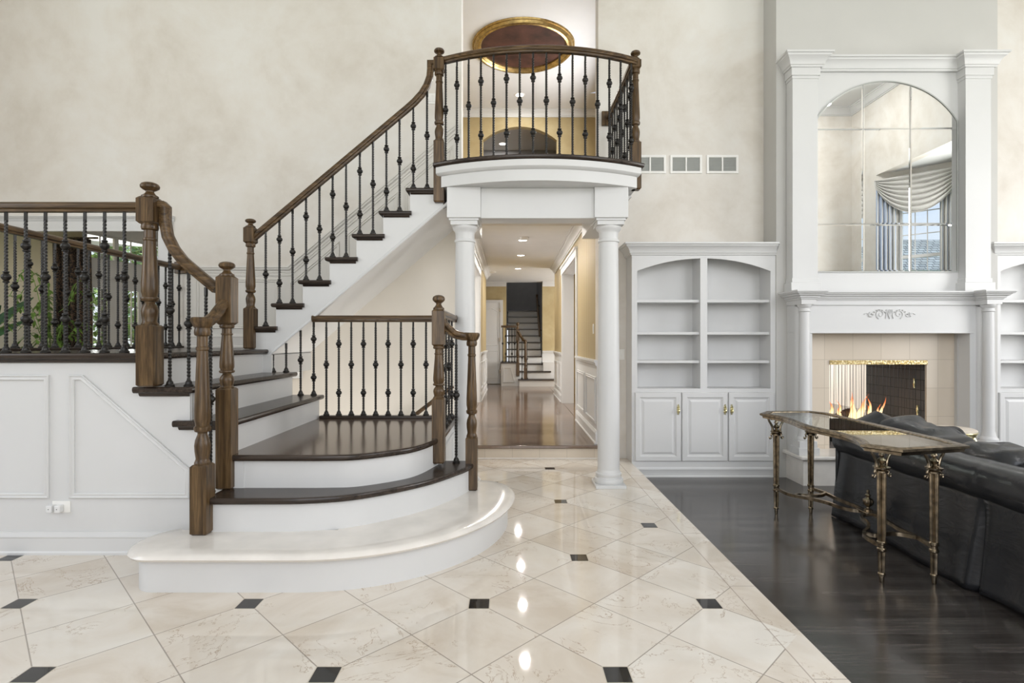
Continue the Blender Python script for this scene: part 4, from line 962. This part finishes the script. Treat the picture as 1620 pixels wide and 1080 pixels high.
def cushion(name, xc, yc, zc_, hx, hy, hz, n=3.2, sag=0, seed=0, tilt=0, slope=0):
    def f(u, v):
        th = PI * (v - .5); ph = 2 * PI * u
        sg = lambda q, e: math.copysign(abs(q) ** e, q)
        e = 2 / n
        x = hx * sg(math.cos(th), e) * sg(math.cos(ph), e); y = hy * sg(math.cos(th), e) * sg(math.sin(ph), e); z = hz * sg(math.sin(th), e)
        w = .010 * math.sin(y * 16 + seed) * math.sin(x * 14 + z * 9 + seed * 2) + .006 * math.sin(y * 37 + z * 21 + seed)
        z += slope * y + w * 1.3 - sag * (y / hy) ** 2 * (z > 0); x += w * .7 + tilt * z
        return (xc + x, yc + y, zc_ + z)
    vs, fs = grid(f, 48, 24); return obj(name, MB().add(vs, fs), 'leather', so)
cushion('back_cushion', 3.01, 4.03, .465, .165, .40, .228, 4.2, .006, 1, .12, .13)
cushion('back_cushion', 3.02, 3.43, .455, .16, .225, .205, 4.0, .01, 2, .12, .04)
cushion('back_cushion', 3.03, 2.80, .47, .165, .41, .215, 4.2, .012, 3, .12)
cushion('seat_cushion', 3.37, 4.02, .30, .33, .38, .09, 4, .01, 4); cushion('seat_cushion', 3.37, 3.26, .30, .33, .38, .09, 4, .01, 5); cushion('seat_cushion', 3.37, 2.60, .30, .33, .30, .09, 4, .01, 6)
def arm(yc):
    def f(u, v):
        x = 2.74 + .92 * u; a = 2 * PI * v; r = .115 + .005 * math.sin(x * 19)
        e = min(1, (1 - u) * .92 / .05, u * .92 / .05 + .3); r *= max(.03, math.sqrt(1 - (1 - e) ** 2)) if e < 1 else 1
        return (x, yc + r * 1.1 * math.cos(a), .50 + r * math.sin(a) + .12 * max(0, 1 - abs(u - .26) / .30))
    vs, fs = grid(f, 50, 20); obj('arm', MB().add(vs, fs).box(2.80, 3.64, yc - .07, yc + .07, -.12, .5), 'leather', so)
arm(4.50); arm(2.25)

# ---------------------------------------------------------------- console table
ct = thing('console_table', 'long glass-topped console table in antique brass with fluted legs behind the sofa', 'console table', (2.38, 3.95, -.15))
side = smoothpts([(2.065, 3.215, .7), (2.125, 3.36, .7), (2.152, 3.52, .7), (2.14, 3.66, .7), (2.115, 3.80, .7), (2.105, 3.90, .7), (2.115, 4.02, .7), (2.14, 4.18, .7), (2.152, 4.32, .7), (2.135, 4.46, .7), (2.10, 4.58, .7)], 4)
loop = [(2.17, 3.075, .7)] + [tuple(p) for p in side] + [(2.22, 4.72, .7), (2.56, 4.74, .7), (2.63, 4.62, .7), (2.625, 3.9, .7), (2.625, 3.35, .7), (2.60, 3.185, .7)]
rimp = [(-.030, -.010), (-.030, .004), (-.020, .002), (-.006, -.002), (.006, .006), (.016, .008), (.026, .004), (.030, -.006), (.024, -.016), (.010, -.022), (.004, -.034), (-.008, -.034), (-.012, -.018)]
obj('top_rim', MB().sweep(rimp, [(p[0], p[1], .70) for p in loop], closed=True), 'brass', ct, sharp=40)
obj('glass_top', MB().prism([(p[0], p[1]) for p in loop], 'xy', .690, .699), 'tableglass', ct)
def tleg(x, y, ang):
    f0 = -.15
    L = obj('leg', MB().lathe(x, y, [(.011, f0), (.013, f0 + .01), (.014, f0 + .04), (.020, f0 + .044), (.021, f0 + .055), (.017, f0 + .062)], 20)
        .lathe(x, y, [(.0175, f0 + .060), (.0205, f0 + .19)], 28, .18)
        .lathe(x, y, [(.019, f0 + .188), (.026, f0 + .195), (.026, f0 + .205), (.020, f0 + .212), (.020, f0 + .228), (.026, f0 + .234), (.026, f0 + .246), (.021, f0 + .252)], 28)
        .lathe(x, y, [(.0215, f0 + .252), (.0255, f0 + .665)], 28, .2), 'brass', ct, sharp=25)
    z0 = f0 + .665
    mb = MB().lathe(x, y, [(.026, z0 - .004), (.036, z0), (.036, z0 + .010), (.030, z0 + .014), (.044, z0 + .022), (.046, z0 + .032), (.030, z0 + .038), (.016, z0 + .044), (.011, z0 + .050), (.020, z0 + .062), (.024, z0 + .072), (.015, z0 + .084), (.008, z0 + .090), (.016, z0 + .100), (.016, z0 + .108), (.008, z0 + .122), (.0005, z0 + .142)], 24)
    c, s = math.cos(ang), math.sin(ang)
    for g in (-1, 1):
        pts = [(.036, .022), (.034, .055), (.046, .088), (.064, .116), (.072, .140), (.062, .158), (.042, .160), (.030, .146), (.036, .132), (.050, .134), (.052, .146)]
        mb.tube(smoothpts([(x + g * a * c, y + g * a * s, z0 + b) for a, b in pts], 5), [.0105 - .0001 * k for k in range((len(pts) - 1) * 5 + 1)], 10)
        mb.tube(smoothpts([(x + g * a * c, y + g * a * s, z0 + b) for a, b in [(.036, .02), (.048, .004), (.042, -.014), (.052, -.030), (.062, -.024), (.060, -.014)]], 4), .0065, 8)
    mb.box(x - .02, x + .02, y - .02, y + .02, z0 + .150, z0 + .166)
    obj('scroll_capital', mb, 'brass', L)
for x, y in ((2.235, 3.33), (2.535, 3.31), (2.235, 4.65), (2.525, 4.65)): tleg(x, y, .15)
zb_ = .068; bar = [(-.009, -.012), (.009, -.012), (.009, .012), (-.009, .012)]
obj('stretcher', MB().sweep(bar, [(2.537, 3.31, zb_), (2.56, 3.46, zb_), (2.555, 3.62, zb_), (2.585, 3.84, zb_), (2.585, 4.14, zb_), (2.555, 4.36, zb_), (2.56, 4.50, zb_), (2.525, 4.65, zb_)]), 'brass', ct)
for q in (-1, 1):
    Y = lambda d: 3.985 + q * d
    obj('stretcher', MB().sweep(bar, [tuple(v) for v in smoothpts([(2.235, Y(.66), zb_), (2.24, Y(.50), zb_), (2.28, Y(.42), zb_), (2.36, Y(.34), zb_), (2.42, Y(.24), zb_), (2.45, Y(.13), zb_), (2.50, Y(.06), zb_), (2.575, Y(.03), zb_)], 5)]), 'brass', ct)
    obj('cross_stretcher', MB().sweep(bar, [tuple(v) for v in smoothpts([(2.27, Y(.44), zb_), (2.33, Y(.47), zb_), (2.40, Y(.44), zb_), (2.48, Y(.44), zb_), (2.555, Y(.50), zb_)], 5)]), 'brass', ct)
obj('urn_plate', MB().box(2.53, 2.63, 3.93, 4.05, .06, .082), 'brass', ct, .004)
z = .082; obj('urn_finial', MB().lathe(2.58, 3.99, [(.026, z), (.026, z + .01), (.012, z + .016), (.010, z + .026), (.03, z + .045), (.036, z + .065), (.034, z + .08), (.020, z + .088), (.012, z + .098), (.016, z + .105), (.02, z + .112), (.008, z + .122), (.011, z + .135), (.009, z + .147), (.0005, z + .152)], 20, .10), 'brass', ct)

# ---------------------------------------------------------------- gilt side table between sofa and hearth
sx, sy = 3.96, 5.0
t = thing('side_table', 'small round gilt-edged side table beyond the black sofa', 'side table', (sx, sy, -.15))
obj('table_top', MB().lathe(sx, sy, [(.19, .485), (.205, .495), (.205, .512), (.19, .52), (.0005, .52)], 36), 'stone', t)
mb = MB().lathe(sx, sy, [(.185, .45), (.198, .46), (.205, .485), (.212, .492), (.206, .50), (.19, .487), (.16, .487), (.16, .45)], 36, .015)
obj('gilt_apron', mb, 'brassp', t)
for k in range(4):
    a = PI / 4 + k * PI / 2; c, s = math.cos(a), math.sin(a)
    obj('leg', MB().tube(smoothpts([(sx + r * c, sy + r * s, q) for r, q in ((.165, .46), (.185, .38), (.15, .15), (.15, -.05), (.19, -.14))], 5), [.018] * 8 + [.012] * 13, 10), 'brassp', t)

# ---------------------------------------------------------------- distant staircase
fs_ = thing('distant_staircase', 'white staircase with dark treads at the far end of the hall', 'staircase', (.5, 15, .146))
steps = [(.197, 1.136), (.19, 1.06), (.13, .98)] + [(-.10, .855)] * 8
for k, (a, b) in enumerate(steps):
    z = .146 + .19 * (k + 1); y = 14.14 + .27 * k
    obj('riser', MB().box(a + .03, b - .01, y + .03, y + .06, z - .19, z - .03).box(a + .03, b - .01, y + .05, y + .35, z - .19, z - .05), 'white', fs_)
    obj('tread', MB().box(a, b, y, y + (.32 if k < 10 else 1.3), z - .03, z), 'tread_x', fs_)
obj('side_panel', MB().box(.866, 1.14, 14.6, 14.99, .146, .75), 'white', fs_)
obj('side_panel', MB().box(-.24, .235, 14.36, 14.99, .146, .735).sweep(FR, [(-.18, 14.36, .25), (.10, 14.36, .25), (.0, 14.36, .62), (-.18, 14.36, .62)], up=(0, -1, 0), closed=True), 'white', fs_)
obj('tread', MB().box(-.26, .19, 14.33, 14.99, .735, .765), 'tread_x', fs_)
dr = thing('distant_stair_railing', 'small dark railing with newels on the distant staircase', 'railing', (.1, 14.35, .77))
newel(dr, .19, 14.37, .09, .40, .75, 1.32, 1.64, 1.80)
newel(dr, .385, 14.2, .08, .336, .62, 1.28, None)
rail(dr, [(-.24, 14.37, 1.69), (.15, 14.37, 1.69)]); rail(dr, [(.2, 14.33, 1.56), (.26, 14.29, 1.45), (.34, 14.24, 1.33), (.40, 14.19, 1.31)])
for k, x in enumerate((-.20, -.12, -.04, .04, .11)): baluster(dr, x, 14.37, .765, 1.66, 'sd'[k % 2])
baluster(dr, .30, 14.26, .336, 1.36, 's'); baluster(dr, .43, 14.3, .336, 1.30, 's')
wr = thing('stairwell_handrail', 'dark handrail on the right wall of the distant stairwell', 'handrail', (.8, 15.7, 1.6))
obj('rail', MB().tube([(.80, 15.1, 1.45), (.80, 16.7, 2.62), (.80, 16.7, 2.72)], .03, 10), 'oak_v', wr)
for y, z in ((15.4, 1.66), (16.4, 2.40)): obj('rail_bracket', MB().tube([(.866, y, z - .06), (.80, y, z - .01)], .012, 8), 'brass', wr)

# ---------------------------------------------------------------- sunroom beyond the landing
struct('floor_sunroom', MB().box(-9, -3.72, 6.2, 11, .5, .6), 'tiles' if False else 'stone')
struct('ceiling_sunroom', MB().box(-9, -3.2, 6.35, 9.6, 2.95, 3.05), 'ceiling')
A = Vector((-5.62, 7.25)); dv = Vector((.28, 1.02)).normalized()
def wall_xf(mb):   # local x runs along the window wall, local y points outdoors
    m = Matrix(((dv.x, -dv.y, 0, A.x), (dv.y, dv.x, 0, A.y), (0, 0, 1, 0), (0, 0, 0, 1))); return mb.xf(m)
struct('wall_sunroom', MB().box(-9, -5.655, 7.35, 7.39, .6, 2.95).box(-9.1, -9, 6.2, 7.5, .6, 2.95), 'sunbeige')
struct('wall_sunroom_back', MB().box(-5.2, -3.6, 9.2, 9.3, .6, 2.95).box(-3.72, -3.6, 6.35, 9.3, .6, 2.95), 'beige')
mb = MB().box(0, 2.1, -.05, .08, 2.75, 2.95).box(0, 2.1, -.05, .08, 2.16, 2.40)
struct('wall_window_side', wall_xf(mb), 'white')
w = bpy.data.objects.new('window_1', None); C.objects.link(w); w['kind'] = 'structure'; w.location = (-5.4, 8, 1.6); WLOC[w.name] = Vector(w.location)
mb = MB(); gl = []
for k in range(4):
    a = .02 + k * .45; b = a + .45
    mb.box(a, a + .12, -.015, .02, .6, 2.2).box(b - .11, b, -.015, .02, .6, 2.2).box(a + .1, b - .1, -.015, .02, 2.02, 2.2).box(a + .1, b - .1, -.015, .02, .6, .85)
    mb.box(a, a + .03, -.015, .02, 2.36, 2.78).box(b - .03, b, -.015, .02, 2.36, 2.78).box(a, b, -.015, .02, 2.36, 2.42).box(a, b, -.015, .02, 2.72, 2.78)
    mb.box(a + .226, a + .236, -.008, .008, .85, 2.02).box(a + .22, a + .23, -.008, .008, 2.42, 2.72)
    for z in (1.08, 1.31, 1.55, 1.78): mb.box(a + .12, b - .11, -.008, .008, z, z + .012)
    gl.append((a, b))
obj('window_frame', wall_xf(mb), 'white', w)
for a, b in gl: obj('pane', wall_xf(MB().box(a + .03, b - .03, .0, .004, .85, 2.75)), 'glass', w)
# damask curtain
t = thing('damask_curtain', 'dark brown damask curtain hanging left of the sunroom windows', 'curtain', (-5.68, 7.2, .65))
def cur(u, v): return (-5.93 + .50 * u + .01 * math.sin(v * 4), 7.17 + .045 * math.sin(u * 2 * PI * 5) + .012 * math.sin(u * 31), .62 + 2.0 * v)
vs, fs = grid(cur, 90, 8); o = obj('drape', MB().add(vs, fs), 'damask', t); q = o.modifiers.new('thick', 'SOLIDIFY'); q.thickness = .008
obj('curtain_rod', MB().tube([(-6.05, 7.17, 2.64), (-5.35, 7.17, 2.64)], .014, 12), 'brass', t)
def leaf(mb, base, d, ln, wd, droop, up=(0, 0, 1)):
    d = Vector(d).normalized(); s = d.cross(Vector(up)).normalized(); n = 7; vs = []; fs = []
    for k in range(n + 1):
        t = k / n; c_ = Vector(base) + d * ln * t - Vector((0, 0, 1)) * droop * t * t; w_ = wd * math.sin(PI * min(.98, t * .93 + .07)) ** .8
        vs += [c_ - s * w_, c_ + Vector((0, 0, -.12 * w_)), c_ + s * w_]
    for k in range(n): a = k * 3; fs += [(a, a + 1, a + 4, a + 3), (a + 1, a + 2, a + 5, a + 4)]
    mb.add(vs, fs)
def pot(x, y, z, r, h, t):
    obj('pot', MB().lathe(x, y, [(r * .72, z), (r * .95, z + h * .85), (r * 1.05, z + h * .86), (r * 1.05, z + h), (r * .92, z + h), (r * .9, z + h * .9), (.001, z + h * .9)], 24), 'pot', t)
    obj('soil', MB().lathe(x, y, [(r * .9, z + h * .9), (.001, z + h * .92)], 16), 'soil', t)
rnd = random.Random(3)
t = thing('vine_plant', 'potted plant with trailing light green vines in front of the sunroom wall', 'plant', (-5.55, 6.85, .6)); px_, py_ = -5.55, 6.68
pot(px_, py_, .6, .17, .30, t); fo, stm = MB(), MB()
for k in range(19):
    a = rnd.uniform(0, 2 * PI); r = rnd.uniform(.1, .34); h = rnd.uniform(.35, 1.30)
    pts = smoothpts([(px_, py_, .88), (px_ + r * .4 * math.cos(a), py_ + r * .4 * math.sin(a), .88 + h * .6), (px_ + r * math.cos(a), py_ + r * math.sin(a), .88 + h), (px_ + (r + .2) * math.cos(a), py_ + (r + .2) * math.sin(a), .80 + h * .8)], 5)
    stm.tube(pts, .0035, 4)
    for p in pts[3:]:
        for _ in range(2): leaf(fo, p, (rnd.uniform(-1, 1), rnd.uniform(-1, 1), rnd.uniform(-.5, .5)), rnd.uniform(.06, .12), rnd.uniform(.012, .024), .04)
obj('stems', stm, 'leaflight', t)
fo_ = obj('foliage', fo, 'leaflight', t)
t = thing('broadleaf_plant', 'tall potted plant with broad dark green leaves at the left edge', 'plant', (-6.42, 6.6, .6)); pot(-6.42, 6.60, .6, .2, .34, t); fo = MB()
for k in range(12):
    a = rnd.uniform(0, 2 * PI); leaf(fo, (-6.42, 6.60, .9), (math.cos(a) * .45, math.sin(a) * .3, 1.2), rnd.uniform(.6, 1.0), .06, .1, up=(math.sin(a), -math.cos(a), .1))
leaf(fo, (-6.30, 6.55, 1.38), (.85, 0, .60), .80, .065, .02, up=(0, -.95, .3)); leaf(fo, (-6.32, 6.55, 1.28), (.75, 0, .35), .66, .05, .0, up=(0, -.95, .3))
obj('leaves', fo, 'leafdark', t)
t = thing('low_plant', 'low potted plant with dark strap leaves by the end of the back landing railing', 'plant', (-4.1, 6.6, .6)); pot(-4.12, 6.75, .6, .17, .5, t); fo = MB()
for k in range(16):
    a = 2 * PI * k / 16; leaf(fo, (-4.12, 6.75, 1.08), (math.cos(a), math.sin(a), rnd.uniform(.5, 1.2)), rnd.uniform(.3, .42), .026, .12)
leaf(fo, (-4.2, 6.6, 1.15), (.45, 0, .42), .45, .02, .0, up=(0, -1, .2))
obj('leaves', fo, 'leafdark', t)
# cased opening on the left
mb = MB().box(-3.93, -3.81, 6.17, 6.2, 1.2, 2.62).box(-6.45, -3.78, 6.17, 6.2, 2.53, 2.64).sweep(mould(.06, .045), [(-6.4, 6.2, 2.64), (-3.76, 6.2, 2.64)]).box(-6.4, -3.81, 6.165, 6.175, 2.53, 2.545)
struct('trim_9', mb, 'white')

# ---------------------------------------------------------------- bay seen in the mirror
s2 = math.sqrt(.5)
def bay(mb): m = Matrix(((s2, s2, 0, 7.64), (s2, -s2, 0, .17), (0, 0, 1, 0), (0, 0, 0, 1))); return mb.xf(m)   # local x along the wall, local y outdoors
struct('wall_bay', bay(MB().box(0, .41, 0, .12, -.27, 4.78).box(1.10, 1.45, 0, .12, -.27, 4.78).box(.41, 1.10, 0, .12, -.27, .5).box(.41, 1.10, 0, .12, 4.45, 4.78)), 'faux')
struct('wall_bay_front', MB().box(8.66, 8.8, 1.2, 1.3, -.27, 4.78).box(8.66, 8.8, 3.9, 5.1, -.27, 4.78).box(8.66, 8.8, 1.2, 5.1, -.27, .8).box(8.66, 8.8, 1.2, 5.1, 4.4, 4.78).box(7.64, 8.8, 5.1, 5.2, -.27, 4.78), 'faux')
struct('ceiling_bay', MB().box(7.80, 9.0, .0, 5.2, 4.772, 4.87), 'ceiling')
w = bpy.data.objects.new('window_2', None); C.objects.link(w); w['kind'] = 'structure'; w.location = (8.2, .7, 2.5); WLOC[w.name] = Vector(w.location)
mb = MB().box(.41, .45, -.02, .08, .5, 4.45).box(1.06, 1.10, -.02, .08, .5, 4.45).box(.41, 1.1, -.02, .08, .5, .56).box(.41, 1.1, -.02, .08, 4.39, 4.45).box(.41, 1.1, .0, .06, 2.98, 3.04)
for x in (.66, .86): mb.box(x - .008, x + .008, .02, .04, .5, 4.4)
for z in (1.0, 1.5, 2.0, 2.5, 3.45, 3.9): mb.box(.43, 1.08, .02, .04, z - .008, z + .008)
obj('window_frame', bay(mb), 'white', w); obj('pane', bay(MB().box(.43, 1.08, .045, .049, .52, 4.42)), 'glass', w)
def dr_(x0, x1, n):
    return grid(lambda u, v: (x0 + (x1 - x0) * u, -.09 - .028 * math.sin(u * 2 * PI * n), -.12 + 4.72 * v), n * 10, 3)
for a, b, lab in ((.02, .40, 'pale striped drape hanging left of the bay window'), (1.09, 1.42, 'pale striped drape hanging right of the bay window')):
    vs, fs = dr_(a, b, 5); o = tag(obj('window_drape', bay(MB().add(vs, fs)), 'drape'), lab + ', seen in the mirror', 'curtain', 'bay window drapes'); q = o.modifiers.new('thick', 'SOLIDIFY'); q.thickness = .006
def sw(u, v):
    x = .0 + 1.45 * u; sag = .62 * (1 - (2 * u - 1) ** 2) ** .8
    return (x, -.14 - .03 * math.sin(v * 2 * PI * 7) - .05 * math.sin(PI * u), 4.62 - .10 * v - sag * v - .05 * v * abs(math.sin(u * PI)))
vs, fs = grid(sw, 50, 84); o = tag(obj('window_swag', bay(MB().add(vs, fs)), 'swag'), 'pale gathered swag across the top of the bay window, seen in the mirror', 'curtain'); q = o.modifiers.new('thick', 'SOLIDIFY'); q.thickness = .006
# neighbouring house and garden outside
nh = thing('neighbouring_house', 'house with a grey shingled roof outside the bay window, seen in the mirror', 'house', (20, -16, -.5))
obj('house_wall', MB().box(15, 27, -22, -15.5, -.5, 4.0), 'brick', nh)
rf = MB().add([(-6.6, -3.9, 0), (6.6, -3.9, 0), (6.6, 0, 3.2), (-6.6, 0, 3.2), (6.6, 3.9, 0), (-6.6, 3.9, 0), (-6.6, -3.9, -.15), (6.6, -3.9, -.15), (6.6, 3.9, -.15), (-6.6, 3.9, -.15)], [(0, 1, 2, 3), (3, 2, 4, 5), (0, 3, 5, 9, 6), (1, 7, 8, 4, 2), (6, 7, 1, 0), (5, 4, 8, 9), (6, 9, 8, 7)])
obj('roof', rf, 'shingle', nh, loc=(21, -18.75, 3.7))
struct('ground_outside', MB().box(-40, 40, -45, -.8, -.6, -.5).box(-40, -9.2, -1, 40, -.6, -.3).box(-9.2, -5.6, 9.6, 40, -.6, -.3).box(9.7, 40, -1, 30, -.6, -.5), 'lawn')
def tree(x, y, h, r, lab):
    t = thing('garden_tree', lab, 'tree', (x, y, -.3), 'trees outside the sunroom windows')
    obj('trunk', MB().tube([(x, y, -.3), (x + .1, y, h * .5), (x, y + .1, h * .8)], [.14, .1, .05], 10), 'bark', t)
    fo = MB(); rr = random.Random(int(x * 10))
    for k in range(1500):
        a = rr.uniform(0, 2 * PI); b = rr.uniform(-1, 1); q = rr.uniform(.5, 1) ** .5; cc = math.sqrt(1 - b * b)
        p = (x + r * q * cc * math.cos(a), y + r * q * cc * math.sin(a), h * .62 + h * .42 * q * b)
        leaf(fo, p, (rr.uniform(-1, 1), rr.uniform(-1, 1), rr.uniform(-.8, .3)), rr.uniform(.12, .22), .05, .03)
    o = obj('foliage', fo, 'tree', t, sharp=180)
tree(-8.3, 11.2, 4.0, 1.15, 'leafy green tree outside the sunroom, beside the dark curtain')
tree(-9.7, 14.4, 4.8, 1.6, 'leafy green tree outside, in the middle of the sunroom windows')
tree(-11.6, 18.6, 5.4, 2.1, 'leafy green tree outside at the right end of the sunroom windows')
